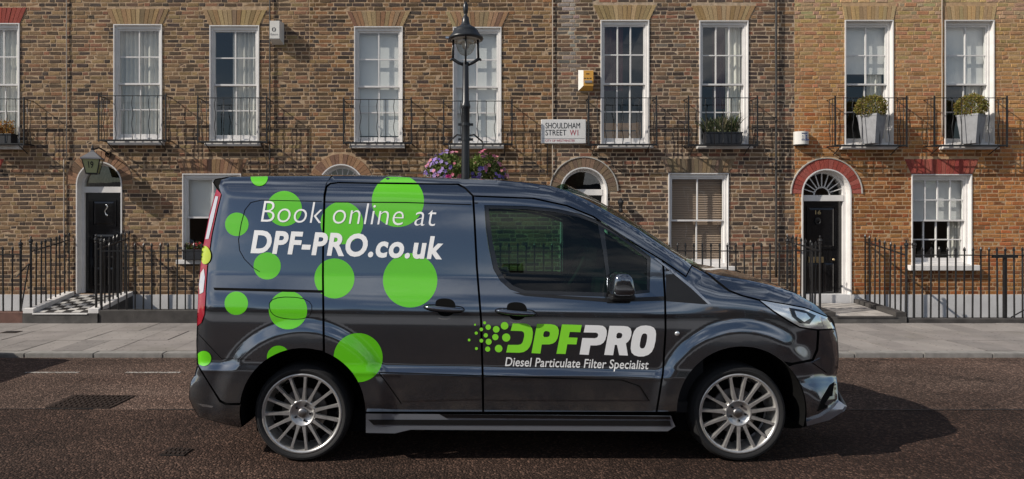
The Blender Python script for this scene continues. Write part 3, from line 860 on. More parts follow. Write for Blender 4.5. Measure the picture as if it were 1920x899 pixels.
# knocker of number 19: an S of polished iron
kx, kz = FX(192), FZ(394)
m = MB(); m.tube([(kx+.028*math.sin(t*1.15), DF+.125-.012*math.sin(t), kz+.105-.034*t) for t in [k*.4 for k in range(17)]], [.013, .019, .017, .013, .011, .010, .010, .010, .010, .010, .010, .010, .011, .013, .017, .019, .012], 8)
m.build('door_knocker', 'chrome', LB, smooth=True)
m = MB(); m.lathe([(.0, -.05), (.016, -.05), (.024, -.03), (.012, -.012), (.018, 0)], 12, 'Y', (FX(223), DF+.17, FZ(428))); m.build('door_knob', 'chrome', LB, smooth=True)

# pipes and cables clipped to the walls
def pipe(H, px, py0, py1, r, material, name, off=.03):
    m = MB(); n = 14
    m.tube([(FX(px)+.006*noise.noise(Vector((k*.7, px, 0))), DF-off, FZ(py0+(py1-py0)*k/n)) for k in range(n+1)], r, 8)
    m.build(name, material, H, smooth=True)
pipe(B, 507, -60, 340, .014, 'pipe', 'downpipe', .035)
pipe(D_, 1453, -60, 520, .020, 'pipe', 'downpipe', .045)
pipe(D_, 1036, -60, 335, .009, 'cable_pale', 'cable', .018)
pipe(B, 126, -60, 300, .009, 'cable_pale', 'cable', .018)
pipe(B, 121, 300, 470, .011, 'cable_pale', 'cable', .018)
pipe(E_, 1765, -60, 255, .010, 'cable_pale', 'cable', .018)
pipe(C_, 1026, 268, 330, .008, 'pipe', 'cable', .018)

# the wooden chair back in the dark room
ch = thing('wooden_chair', 'wooden chair back seen through the dark twelve pane window by the yellow alarm box', 'chair', (FX(1170), DF+.6, FZ(275)))
y = DF+.27
for (a, b, c, d) in ((1128, 1137, 226, 275), (1200, 1209, 226, 275)): boxpart('post', 'wood', ch, FX(a), FX(b), y, y+.05, FZ(d), FZ(c))
boxpart('top_rail', 'wood', ch, FX(1137), FX(1200), y+.005, y+.045, FZ(240), FZ(227))
boxpart('backrest', 'wood', ch, FX(1137), FX(1200), y+.015, y+.035, FZ(275), FZ(240)-.03)

# ---- balconies
BAL = .26
def balcony(H, xl, xr, yt, yb, seed):
    random.seed(seed)
    s = F/(DF-BAL)
    X = lambda p: (p-PX)/s
    Z = lambda p: CZ-(p-PY)/s
    a, b, zt, zb = X(xl), X(xr), Z(yt), Z(yb); yf = DF-BAL
    m = MB()
    for z, h in ((zt, .006), (zb, .011)):
        m.box(a, b, yf-.010, yf+.010, z-h, z+h); m.box(a-.010, a+.010, yf-.0105, DF+.02, z-h*.9, z+h*.9); m.box(b-.010, b+.010, yf-.0105, DF+.02, z-h*.9, z+h*.9)
    for x in (a, b): m.box(x-.011, x+.011, yf-.0115, yf+.0115, zb-.03, zt+.012)
    for k in range(3): m.box(a+.01, b-.01, yf+.06+k*.07, yf+.075+k*.07, zb-.006, zb+.004)
    for x in (a, b): m.lathe([(0, zt+.045), (.014, zt+.035), (.016, zt+.022), (.010, zt+.010)], 8, 'Z', (x, yf, 0))
    Bn = m.build('balcony', 'iron', H)
    h = zt-zb-.016
    st = MB(); st.tube([(0, 0, 0), (0, 0, h)], .006, 5); sm = st.mesh('baluster', 'iron', True)
    wv = MB(); wv.tube([(.012*math.sin(4.2*PI*k/20)*min(1, k/2, (20-k)/2), 0, h*k/20) for k in range(21)], .0065, 5); wm = wv.mesh('baluster', 'iron', True)
    n = 8
    for k in range(1, n):
        link('baluster', wm if k % 2 == 0 else sm, Bn, (a+(b-a)*k/n, yf, zb+.01))
    for x in (a, b):
        for q in (1, 2): link('baluster', sm if q == 1 else wm, Bn, (x, yf+BAL*q/3, zb+.01))
    for x in (a+.12, b-.12):
        g = MB(); g.tube([(x, yf+.01, zb-.01), (x, yf+.09, zb-.05), (x, DF+.005, zb-.15)], .009, 5); g.build('bracket', 'iron', Bn)
for i, (H, xl, xr, yt, yb) in enumerate(((A, -85, 45, 186, 270), (B, 185, 311, 180, 263), (B, 371, 500, 184, 266), (C_, 644, 771, 187, 268), (C_, 832, 960, 190, 270), (D_, 1104, 1231, 184, 271), (D_, 1291, 1420, 184, 272), (E_, 1566, 1700, 184, 273), (E_, 1752, 1888, 184, 273))):
    balcony(H, xl, xr, yt, yb, 40+i)

# ================================================================== entrance steps and street railings
def steps(label, xa, xb, zf, zk, za, zstone, tiles, dark):
    """xa..xb = inner edges at the wall; slopes from zf at the front to zk at the door"""
    y0, y1 = RAIL_Y-.09, DF-.02
    t = thing('entrance_steps', label, 'steps', ((xa+xb)/2, y0, PZ), group='tiled entrance steps')
    m = MB(); e = .17
    zz = lambda y: zf+(zk-zf)*(y-y0)/(y1-y0)
    m.add([(xa-e, y0, PZ-.2), (xb+e, y0, PZ-.2), (xb+e, y0, zf), (xa-e, y0, zf), (xa-e, y1, -1.3), (xb+e, y1, -1.3), (xb+e, y1, zk), (xa-e, y1, zk)],
          [(0,1,2,3), (3,2,6,7), (1,5,6,2), (0,3,7,4)]); m.build('base', 'step', t)
    for s in (-1, 1):
        x = xa-e/2-.005 if s < 0 else xb+e/2+.005
        m = MB(); h = .075
        m.add([(x+d, y, zz(y)+q) for y in (y0+.02, y1) for (d, q) in ((-e/2, .002), (e/2, .002), (e/2, h), (-e/2, h))], [(0,1,2,3), (7,6,5,4), (3,2,6,7), (1,5,6,2), (0,3,7,4)])
        m.build('side_kerb', 'sill' if zstone else 'plinth', t)
    m = MB(); m.box(xa, xb, y0-.012, y0+.05, zf-.012, zf+.006); m.build('nosing', 'sill' if zstone else 'plinth', t)
    nx, ny = tiles; L = (xb-xa-.02)/nx; W = (y1-y0-.10)/ny
    msh = []
    for c in dark:
        b = MB(); b.col = c; b.box(-L/2+.003, L/2-.003, -W/2+.003, W/2-.003, 0, .006); msh.append(b.mesh('floor_tile', 'tile', attr=True))
    sl_ = math.atan2(zk-zf, y1-y0)
    for i in range(nx):
        for j in range(ny):
            y = y0+.06+W*(j+.5)
            o = link('floor_tile', msh[(i+j) % 2], t, (xa+.01+L*(i+.5), y, zz(y)+.002)); o.rotation_euler = (sl_, 0, U(-.004, .004))
    return t
CHK = [(.52, .50, .47), (.035, .033, .032)]
steps('sloping entrance steps tiled in black and white before door 19', FX(143)-.02, FX(229)+.04, .262, .425, 0, True, (6, 8), CHK)
steps('entrance step tiled in pale stone before the fanlight door on the right', FX(1503)-.05, FX(1596)+.03, .205, .285, 0, False, (4, 5), [(.44, .41, .38), (.36, .335, .31)])
steps('entrance steps behind the van before the dark house door', FX(1050)-.02, FX(1139)+.02, .22, .37, 0, True, (5, 7), CHK)
steps('entrance steps hidden behind the van before the blinded house', FX(597)-.02, FX(682)+.02, .26, .42, 0, True, (5, 7), CHK)

def bar_mesh(h, r=.0135, spike=.075):
    m = MB(); m.tube([(0,0,0), (0,0,h)], r, 6)
    m.lathe([(r*1.0, h), (r*1.9, h+.012), (r*1.2, h+.022), (r*1.5, h+.034), (0.0005, h+spike)], 6, 'Z')
    return m.mesh('bar', 'iron')
def railing(label, runs, zp, ztop, sp=.143, group='iron railings along the pavement', gate=()):
    """runs = list of polylines of (x, y, z of base); one railing may turn the corner to the door"""
    p0 = runs[0][0]
    t = thing('iron_railing', label, 'railing', (p0[0], p0[1], PZ), group)
    for run in runs:
        for (a, b) in zip(run[:-1], run[1:]):
            a, b = Vector(a), Vector(b); d = b-a; L = d.length; n = max(1, round(L/sp))
            hrail = ztop-.145-zp
            ax = d.normalized(); nrm = Vector((-ax.y, ax.x, 0)).normalized()*.018
            m = MB(); up = Vector((0, 0, .009))
            q = [a-nrm, b-nrm, b+nrm, a+nrm]
            zr = Vector((0, 0, hrail))
            m.add([p+zr-up for p in q]+[p+zr+up for p in q], [(0,3,2,1),(4,5,6,7),(0,1,5,4),(1,2,6,5),(2,3,7,6),(3,0,4,7)])
            m.build('top_rail', 'iron', t)
            bmh = bar_mesh(ztop-.075-zp)
            for k in range(n+1):
                if k == n and b != Vector(run[-1]): continue
                p = a+d*(k/n); o = link('bar', bmh, t, p); o.rotation_euler = (U(-.008, .008), U(-.010, .010), U(0, 1))
        # corner post
        p = Vector(run[0])
        m = MB(); m.tube([p, p+Vector((0, 0, ztop-zp-.02))], .019, 8); hz = p.z+ztop-zp
        m.lathe([(.019, hz-.03), (.034, hz-.015), (.022, hz), (.036, hz+.03), (.03, hz+.055), (.008, hz+.075), (.018, hz+.095), (0.001, hz+.125)], 10, 'Z', (p.x, p.y, 0)); m.build('post', 'iron', t, smooth=False)
    return t
def plinth(parent, x0, x1, ztop, material='plinth'):
    m = MB(); m.box(x0, x1, RAIL_Y-.07, RAIL_Y+.10, -.35, ztop)
    return m.build('plinth', material, parent, bevel=.012)
zpB, zpE = .315, .172
xr = lambda px: (px-PX)*RAIL_Y/F
RY = RAIL_Y+.01
lB, rB = FX(143)-.115, FX(229)+.135
t = railing('black iron railing at the left edge turning towards door 19', [[(lB, RY, zpB+.02), (lB, DF-.03, .50)], [(xr(38), RY, zpB-.03), (-9.9, RY, zpB-.03)]], zpB, 1.42)
plinth(t, -10.2, FX(143)-.195, zpB-.03, mat('plinth_red', (.13, .065, .05), .85, var=.3, vscale=6, bump=.4))
m = MB(); m.tube([(xr(30), RY, zpB+.55), (lB-.02, RY-.02, zpB+.78), (xr(38)+.02, RY-.03, .28)], .012, 6); m.build('stay', 'iron', t)
t = railing('black iron railing between door 19 and the van', [[(rB, RY, zpB+.02), (rB, DF-.03, .50)], [(rB+.09, RY, zpB), (-2.35, RY, zpB)]], zpB, 1.45)
plinth(t, FX(229)+.225, -2.2, zpB)
# C stretch behind the van
t = railing('black iron railing hidden behind the van', [[(FX(682)+.13, RY, zpB), (FX(1050)-.16, RY, zpB)]], zpB, 1.45); plinth(t, FX(682)+.2, FX(1050)-.2, zpB)
# D
xpE = xr(1538)
t = railing('black iron railing between the bonnet and the fanlight door', [[(xpE, RY, zpE+.03), (xpE, DF-.03, .33)], [(xpE-.55, RY, zpE+.03), (FX(1139)+.2, RY, zpE+.03)], ], zpE+.03, 1.45)
m_ = MB(); m_.box(xpE-.06, xpE+.06, RY-.05, DF-.02, .05, zpE+.03); m_.build('plinth', 'plinth', t)
plinth(t, FX(1139)+.2, xpE-.065, zpE+.03)
t2 = [(xpE-.55+.14*k, RY, zpE+.03) for k in range(4)]
m_ = MB(); m_.box(xpE-.55, xpE, RY-.016, RY+.016, 1.30, 1.318); m_.build('top_rail', 'iron', t)
bmh = bar_mesh(1.45-.075-zpE-.03)
for k in range(4): link('bar', bmh, t, t2[k])
# E
xcE = xr(1700)
t = railing('black iron railing on the right beside the fanlight door', [[(xcE, RY, zpE), (xcE-.02, DF-.03, .36)], [(xcE+.13, RY, zpE), (9.95, RY, zpE)]], zpE, 1.38)
plinth(t, FX(1596)+.24, 10.1, zpE)
xg = xr(1885)
m = MB(); m.box(xg-.20, xg+.20, RY-.03, RY+.03, 1.19, 1.235); m.box(xg-.022, xg+.022, RY-.022, RY+.022, zpE, 1.19); m.build('gate_stop', 'iron', t)
m = MB(); m.tube([(xr(1893), RY-.04, zpE+.02), (xr(1925), RY-.04, zpE+.18)], .010, 6); m.build('stay', 'iron', t)
m = MB(); m.tube([(xcE-.62, DF-.16, .30), (xcE-.40, DF-.1, .34)], .05, 6); 

# boot-scraper stone by the fanlight door
# ================================================================== street furniture
random.seed(77)
LY = 8.72; LS = F/LY
LX = lambda p: (p-PX)/LS
LZ = lambda p: CZ-(p-PY)/LS
lx = LX(873)
lamp = thing('street_lamp', 'tall black street lamp with domed lantern behind the van', 'street lamp', (lx, LY, PZ))
def lp(name, prof, material='lamp_black', n=24, smooth=True, c=None):
    m = MB(); m.lathe(prof, n, 'Z', c or (lx, LY, 0)); return m.build(name, material, lamp, smooth=smooth)
ztop = LZ(118)
m = MB(); m.lathe([(.13, PZ), (.13, .2), (.115, .28), (.105, .9), (.085, 1.0), (.075, 1.08), (.066, 1.5), (.058, LZ(330)), (.054, LZ(262)), (.054, LZ(205)), (.064, LZ(203)), (.066, LZ(199)), (.060, LZ(196)), (.047, LZ(192)), (.040, ztop), (.040, ztop+.005), (0, ztop+.006)], 20, 'Z', (lx, LY, 0))
pole = m.build('pole', 'lamp_black', lamp, smooth=True)
for py in (234, 262):   # clamp bands for the notice brackets
    m = MB(); m.lathe([(.053, LZ(py)-.02), (.062, LZ(py)-.02), (.062, LZ(py)+.02), (.053, LZ(py)+.02)], 16, 'Z', (lx, LY, 0))
    for s in (-1, 1): m.box(lx+s*.075-.028, lx+s*.075+.028, LY-.02, LY+.02, LZ(py)-.016, LZ(py)+.016)
    m.build('clamp', 'lamp_black', lamp)
# cradle arms
ah = LX(903)-LX(849)
for s in (-1, 1):
    xa = lx+s*.178
    m = MB(); m.tube([(lx+s*.02, LY, ztop-.03), (lx+s*.09, LY, ztop-.005), (xa, LY, LZ(111)), (xa+s*.02, LY, LZ(112)), (xa+s*.035, LY, LZ(114))], [.022, .022, .022, .018, .010], 8)
    m.tube([(xa-s*.004, LY, LZ(112)), (xa-s*.012, LY, LZ(72))], .017, 8)
    m.build('cradle_arm', 'lamp_black', lamp, smooth=True)
for s in (-1, 1):
    m = MB(); m.tube([(lx, LY+s*.02, ztop-.03), (lx, LY+s*.178, LZ(111)), (lx, LY+s*.17, LZ(72))], .014, 6); m.build('cradle_arm', 'lamp_black', lamp, smooth=True)
zr = LZ(72)
lp('canopy', [(.200, zr-.03), (.236, zr-.025), (.243, zr-.010), (.232, zr+.012), (.195, zr+.045), (.190, zr+.060), (.175, zr+.068), (.172, zr+.095), (.135, zr+.135), (.085, zr+.160), (.062, zr+.185), (.050, zr+.235), (.045, zr+.28), (.026, zr+.30), (.020, zr+.325), (.030, zr+.345), (.036, zr+.40), (.034, zr+.45), (.016, zr+.49), (0.001, zr+.50)], n=32)
m = MB(); m.lathe([(.20, zr-.028), (.05, zr-.012), (0.001, zr-.012)], 28, 'Z', (lx, LY, 0)); m.build('reflector', 'alarm_white', lamp, smooth=True)
lp('globe', [(.135, zr-.02), (.138, zr-.06), (.130, zr-.11), (.108, zr-.17), (.070, zr-.215), (.025, zr-.236), (0.001, zr-.238)], mat_glass('globe_glass', (.80, .79, .76), 1.7, rough=.12), n=28)
lp('bulb', [(.04, zr-.02), (.045, zr-.06), (.05, zr-.10), (.035, zr-.14), (0.001, zr-.15)], 'alarm_white', n=14)
m = MB(); m.tube([(lx-.22, LY-.05, zr-.012), (lx-.27, LY-.05, zr-.012)], .02, 8); m.build('photocell', 'chrome', lamp)
m = MB(); m.tube([(lx-.115, LY, zr+.10), (lx-.115, LY, zr+.25)], .005, 5); m.build('bird_spike', 'lamp_black', lamp)

# ---- foliage helpers
def leaf_cloud(m, n, pos, size, cols, up=.4, aspect=.55):
    for _ in range(n):
        p, nrm = pos()
        d = (Vector((U(-1, 1), U(-1, 1), U(-1, 1)))+nrm*U(.2, 1.3)+Vector((0, 0, up))).normalized()
        side = d.cross(Vector((U(-1, 1), U(-1, 1), U(-1, 1)))).normalized()
        s = size*U(.6, 1.3); w = s*aspect*.5
        bend = d.cross(side)*s*U(-.18, .18)
        m.col = jit(random.choice(cols), .25)
        m.add([p, p+d*s*.45+side*w+bend, p+d*s, p+d*s*.45-side*w+bend], [(0,1,2,3)])
def flower_cloud(m, n, pos, size, cols, petals=5):
    for _ in range(n):
        p, nrm = pos()
        d = (nrm*1.2+Vector((U(-.6, .6), U(-.9, .2), U(-.4, .6)))).normalized()
        a = d.orthogonal().normalized(); b = d.cross(a); s = size*U(.7, 1.2); t0 = U(0, 6)
        m.col = jit(random.choice(cols), .15)
        c = p+d*.012
        for k in range(petals):
            t = t0+2*PI*k/petals; h = PI/petals*.92
            q1 = c+(a*math.cos(t-h)+b*math.sin(t-h))*s*.62+d*s*.16; q2 = c+(a*math.cos(t)+b*math.sin(t))*s+d*s*U(.0, .25); q3 = c+(a*math.cos(t+h)+b*math.sin(t+h))*s*.62+d*s*.16
            m.add([c, q1, q2, q3], [(0,1,2,3)])
def ell(c, rx, ry, rz, shell=.45, lo=-1.0):
    def f():
        while True:
            v = Vector((random.gauss(0, 1), random.gauss(0, 1), random.gauss(0, 1))).normalized()
            if v.z > lo: break
        k = 1-shell*RND()**1.5+.12*noise.noise(v*3.1+Vector(c))
        return Vector((c[0]+v.x*rx*k, c[1]+v.y*ry*k, c[2]+v.z*rz*k)), v
    return f
GREEN = [(.10, .15, .03), (.13, .19, .04), (.07, .11, .022), (.18, .24, .07), (.24, .28, .10)]
PURPLE = [(.17, .10, .42), (.24, .16, .52), (.13, .07, .34)]; LILAC = [(.42, .30, .60), (.36, .25, .56)]
PINK = [(.68, .20, .28), (.72, .28, .30), (.60, .25, .36)]; MAG = [(.50, .03, .20), (.55, .05, .26)]
def basket(label, cx, main, second, seed):
    random.seed(seed)
    cy = LY+.30; cz = LZ(338)
    t = thing('hanging_basket', label, 'flower basket', (cx, cy, cz-.32), group='flower baskets on the street lamp')
    m = MB(); m.lathe([(.02, cz-.30), (.13, cz-.27), (.20, cz-.18), (.235, cz-.06), (.24, cz)], 20, 'Z', (cx, cy, 0)); m.build('bowl', 'soil', t, smooth=True)
    m = MB(); m.tube([(lx, LY+.05, LZ(255)), (lx+(cx-lx)*.5, LY+.16, LZ(250)), (cx, cy, LZ(262))], .012, 6); m.tube([(cx, cy, LZ(262)), (cx, cy, LZ(300))], .006, 5); m.build('bracket', 'lamp_black', t)
    pos = ell((cx, cy, cz-.02), .315, .235, .40, .5, -.75)
    m = MB(); leaf_cloud(m, 2600, pos, .055, GREEN, .2); o = m.build('foliage', 'leaf', t, attr=True); tag(o, kind='stuff')
    p2 = ell((cx, cy, cz-.02), .345, .265, .45, .06, -.7)
    def half(sgn, zmax=9):
        def f():
            for _ in range(40):
                p, v = p2()
                if (p.x-cx)*sgn > -.04 and p.z < cz+zmax: return p, v
            return p, v
        return f
    for nm, n, cols, ps, sz in main+second:
        m = MB(); flower_cloud(m, n, half(ps[0], ps[1]), sz, cols); o = m.build(nm, 'petal', t, attr=True); tag(o, kind='stuff')
basket('flower basket left of the lamp post, lilac petunias at its left edge', lx-.235, [('lilac_flowers', 120, LILAC+PURPLE[:1], (-1, 9), .034)], [('pink_flowers', 60, PINK, (0, 9), .036), ('magenta_flowers', 36, MAG, (1, .1), .036)], 5)
basket('flower basket right of the lamp post, deep purple and coral flowers', lx+.245, [('purple_flowers', 150, PURPLE+LILAC[:1], (0, .16), .034)], [('coral_flowers', 60, PINK, (1, 9), .038), ('magenta_flowers', 5, MAG, (-1, .1), .034)], 6)

# ---- wall things
def plate(m, x0, x1, z0, z1, y0, y1): m.box(x0, x1, y0, y1, z0, z1)
sx0, sx1, sz1, sz0 = FX(1014), FX(1098), FZ(225), FZ(270)
t = thing('street_sign', 'white street name plate reading SHOULDHAM STREET W1 on the brick wall', 'sign', ((sx0+sx1)/2, DF-.03, sz0))
boxpart('plate', 'sign_white', t, sx0, sx1, DF-.045, DF-.015, sz0, sz1, bevel=.010)
ys = DF-.0475
flat_text('SHOULDHAM', 'ink_black', t, FX(1022), FX(1086.5), FZ(241.7), .103, ys, .0)
flat_text('STREET', 'ink_black', t, FX(1022), FX(1061), FZ(254.8), .103, ys, .0)
flat_text('W1', 'ink_red', t, FX(1067.5), FX(1083), FZ(254.8), .103, ys, .0)
flat_text('CITY OF WESTMINSTER', 'ink_red', t, FX(1021.5), FX(1077), FZ(266.8), .042, ys, .0)
boxpart('rule_line', 'ink_grey', t, FX(1016.5), FX(1095.5), ys, ys+.003, FZ(260.8), FZ(260.2))

ax0, ax1, az1, az0 = FX(510.5), FX(533), FZ(44), FZ(85)
t = thing('alarm_box', 'tall white alarm box on the wall left of the lamp post', 'alarm box', ((ax0+ax1)/2, DF-.06, az0))
m = MB(); yb_, yf_ = DF-.01, DF-.19
m.add([(ax0, yb_, az0), (ax1, yb_, az0), (ax1, yb_, az1), (ax0, yb_, az1), (ax0+.01, yf_, az0+.06), (ax1-.035, yf_, az0+.06), (ax1-.035, yf_, az1-.012), (ax0+.01, yf_, az1-.012)], [(4,5,6,7),(0,4,7,3),(5,1,2,6),(7,6,2,3),(0,1,5,4)])
m.build('case', 'alarm_white', t, bevel=.004)
flat_text('()', 'ink_black', t, FX(515.5), FX(522.5), FZ(63.2), .055, yf_-.003, .03, 'emblem', 1.2)
flat_text('Eaton', 'ink_grey', t, FX(512.8), FX(526), FZ(72), .038, yf_-.003, 0)
boxpart('seam', 'ink_grey', t, ax0+.012, ax1-.04, yf_-.002, yf_+.002, az0+.068, az0+.072)

ax0, ax1, az1, az0 = FX(1084), FX(1111), FZ(132), FZ(171)
t = thing('alarm_box', 'yellow alarm box with white side above the street name plate', 'alarm box', ((ax0+ax1)/2, DF-.06, az0))
m = MB(); m.add([(ax0, DF-.01, az0), (ax1, DF-.01, az0), (ax1, DF-.01, az1), (ax0, DF-.01, az1), (ax0+.075, DF-.12, az0+.075), (ax1-.01, DF-.12, az0+.075), (ax1-.01, DF-.12, az1-.03), (ax0+.075, DF-.12, az1-.03)], [(4,5,6,7),(5,1,2,6),(0,1,5,4)])
m.build('case', 'alarm_yellow', t)
m = MB(); m.add([(ax0, DF-.01, az0), (ax0+.075, DF-.12, az0+.075), (ax0+.075, DF-.12, az1-.03), (ax0, DF-.01, az1), (ax1, DF-.01, az1), (ax1-.01, DF-.12, az1-.03)], [(0,1,2,3), (3,2,5,4)]); m.build('side_panel', 'alarm_white', t)
boxpart('lamp_window', 'ink_grey', t, ax0+.095, ax1-.035, DF-.135, DF-.119, FZ(158.5), FZ(154), bevel=.003)
boxpart('print', 'ink_black', t, FX(1096.5), FX(1102.5), DF-.123, DF-.119, FZ(142.4), FZ(140.8))
for k in range(3): boxpart('slot', 'soil', t, FX(1092.5+k*5.2), FX(1095.8+k*5.2), DF-.123, DF-.119, FZ(150.6), FZ(149))

ax0, ax1, az1, az0 = FX(1487), FX(1513), FZ(248), FZ(274)
t = thing('alarm_box', 'square white alarm box with curved front above the red door arch', 'alarm box', ((ax0+ax1)/2, DF-.06, az0))
def curved(u, v): return (ax0+(ax1-ax0)*u, DF-.06-.07*(1-(2*u-1)**2), az0+.02+(az1-az0-.02)*v)
m = MB(); m.grid(curved, 12, 3)
tp = [curved(i/12, 1) for i in range(13)]; bt = [curved(i/12, 0) for i in range(13)]
m.add(tp+[(ax1, DF-.01, az1), (ax0, DF-.01, az1)], [tuple(range(15))]); m.add([(ax0, DF-.01, az0+.02), (ax0, DF-.01, az1), tp[0], bt[0]], [(0,3,2,1)]); m.add([(ax1, DF-.01, az0+.02), (ax1, DF-.01, az1), tp[-1], bt[-1]], [(0,1,2,3)])
m.build('case', 'alarm_white', t)
m = MB(); m.add([(x, y+.006, z) for x, y, z in bt]+[(ax1, DF-.01, az0+.02), (ax0, DF-.01, az0+.02)]+[(x, y+.01, z-.02) for x, y, z in bt]+[(ax1, DF-.01, az0), (ax0, DF-.01, az0)], [(i, i+15, (i+1)%15+15, (i+1)%15) for i in range(15)]+[tuple(range(15, 30))]); m.build('base', 'ink_black', t)
blue = mat('ink_blue', (.03, .05, .16), .5); M['ink_blue'] = blue
yq = DF-.134
for (a, b, c, d) in ((1496.5, 1506.5, 251.2, 252.6), (1497.2, 1498.6, 256, 257.6), (1503.8, 1506.2, 255, 258), (1503.5, 1506.5, 260, 261.8), (1497, 1499, 260.2, 261.4), (1503.5, 1510, 263, 265), (1496, 1501.5, 263.3, 264.5)):
    boxpart('print', 'ink_blue', t, FX(a), FX(b), yq, yq+.02, FZ(d), FZ(c))

# lantern over door 19
gx, gz = FX(172), FZ(327)
t = thing('wall_lantern', 'black wall lantern numbered 19 with yellowish glass over the door', 'lantern', (gx, DF-.28, gz))
cy = DF-.30; SL = F/cy
QX = lambda p: (p-PX)/SL
QZ = lambda p: CZ-(p-PY)/SL
cx = QX(173.5); zt_, zb_ = QZ(299), QZ(326)
def frust(m, r0, z0, r1, z1, rot=.32):
    vs = []
    for (r, z) in ((r0, z0), (r1, z1)):
        for k in range(4):
            a = rot+PI/4+k*PI/2; vs.append((cx+r*math.cos(a), cy+r*math.sin(a), z))
    m.add(vs, [(3,2,1,0),(4,5,6,7)]+[(k, (k+1)%4, 4+(k+1)%4, 4+k) for k in range(4)]); return vs
m = MB(); vs = frust(m, .125, zb_, .205, zt_); m.build('glass', 'lantern_glass', t)
m = MB()
for k in range(4): m.tube([vs[k], vs[4+k]], .010, 5)
for k in range(4): m.tube([vs[k], vs[(k+1)%4]], .011, 5)
m.build('frame', 'iron', t)
m = MB(); frust(m, .245, zt_-.005, .235, zt_+.02); frust(m, .225, zt_+.02, .055, zt_+.13); frust(m, .05, zt_+.13, .03, zt_+.17); m.build('cap', 'roof_lead', t)
m = MB(); m.lathe([(.02, zt_+.16), (.035, zt_+.19), (.02, zt_+.21), (.012, zt_+.25), (0.001, zt_+.27)], 8, 'Z', (cx, cy, 0)); m.tube([(cx, cy, zt_+.17), (cx+.06, cy+.1, zt_+.22), (cx+.11, cy+.2, zt_+.17), (cx+.13, DF-.01, zt_+.12)], .016, 6); m.lathe([(.05, -.02), (.06, 0), (.05, .02)], 10, 'Y', (cx+.13, DF-.02, zt_+.12)); m.build('bracket', 'iron', t)
fn = Vector((vs[2][0]+vs[3][0], vs[2][1]+vs[3][1], 0))
# the numerals sit on the pane that faces the street
faces = sorted([(sum(vs[i][1] for i in (k, (k+1)%4, 4+k, 4+(k+1)%4)), k) for k in range(4)])
k = faces[0][1]; q = [Vector(vs[i]) for i in (k, (k+1)%4, 4+(k+1)%4, 4+k)]
if q[0].x > q[1].x: q = [q[1], q[0], q[3], q[2]]
me, a, b = text_mesh('19', .02)
for v in me.vertices:
    u = .32+.34*(v.co.x-a)/(b-a); w = .38+.42*(v.co.y/CAP)
    p = (q[0]*(1-u)+q[1]*u)*(1-w)+(q[3]*(1-u)+q[2]*u)*w; nrm = (q[1]-q[0]).cross(q[3]-q[0]).normalized()
    v.co = p+nrm*.004
me.materials.clear(); me.materials.append(M['ink_black']); link('lettering', me, t)

# small wall lamp by the dark house door
wx, wz = FX(1161), FZ(385)
t = thing('wall_lamp', 'small iron wall lamp beside the dark brick house door', 'wall lamp', (wx, DF-.1, wz-.1))
m = MB(); m.lathe([(.03, wz-.14), (.045, wz-.10), (.02, wz-.06), (.04, wz+.0), (.06, wz+.05), (.05, wz+.08), (.02, wz+.11), (0.001, wz+.14)], 8, 'Z', (wx, DF-.11, 0)); m.build('shade', 'iron', t)
m = MB(); m.tube([(wx, DF-.11, wz-.05), (wx, DF-.06, wz-.10), (wx, DF+.01, wz-.06)], .010, 6); m.build('bracket', 'iron', t)

# ---- planted things
def topiary(label, pxc, seed, rot):
    random.seed(seed); yb = DF-.17; s = F/yb
    X = (pxc-PX)/s; Z = lambda p: CZ-(p-PY)/s
    zb = FZ(272)
    t = thing('topiary_planter', label, 'planter', (X, yb, zb), group='clipped box balls in grey planters')
    m = MB()
    def sq(r, z): return [(X+r*math.cos(rot+PI/4+k*PI/2), yb+r*.85*math.sin(rot+PI/4+k*PI/2), z) for k in range(4)]
    zt = Z(216); rings = [sq(.165, zb), sq(.250, zt-.03), sq(.258, zt-.03), sq(.258, zt), sq(.238, zt), sq(.225, zt-.05)]
    vs = [p for r in rings for p in r]
    m.add(vs, [(3,2,1,0)]+[(i*4+k, i*4+(k+1)%4, (i+1)*4+(k+1)%4, (i+1)*4+k) for i in range(5) for k in range(4)])
    m.build('pot', 'zinc', t)
    m = MB(); m.add(sq(.226, zt-.04), [(0,1,2,3)]); m.build('compost', 'soil', t)
    c = (X+U(-.012, .012), yb+.0, Z(201)+U(-.015, .01)); r = .258*U(.95, 1.05)
    m = MB(); m.tube([(X, yb, zt-.05), c], .02, 6); m.build('stem', 'wood', t)
    m = MB(); leaf_cloud(m, 4200, ell(c, r, r*.8, r*U(.82, .94), .34), .030, [(.24, .22, .045), (.17, .165, .03), (.30, .26, .07), (.12, .125, .025), (.34, .22, .09)], .0, .6)
    o = m.build('foliage', 'leaf', t, attr=True); tag(o, kind='stuff')
topiary('box ball in a grey planter on the balcony above the fanlight door', 1634.5, 91, .60)
topiary('box ball in a grey planter on the rightmost balcony', 1821, 92, .60)

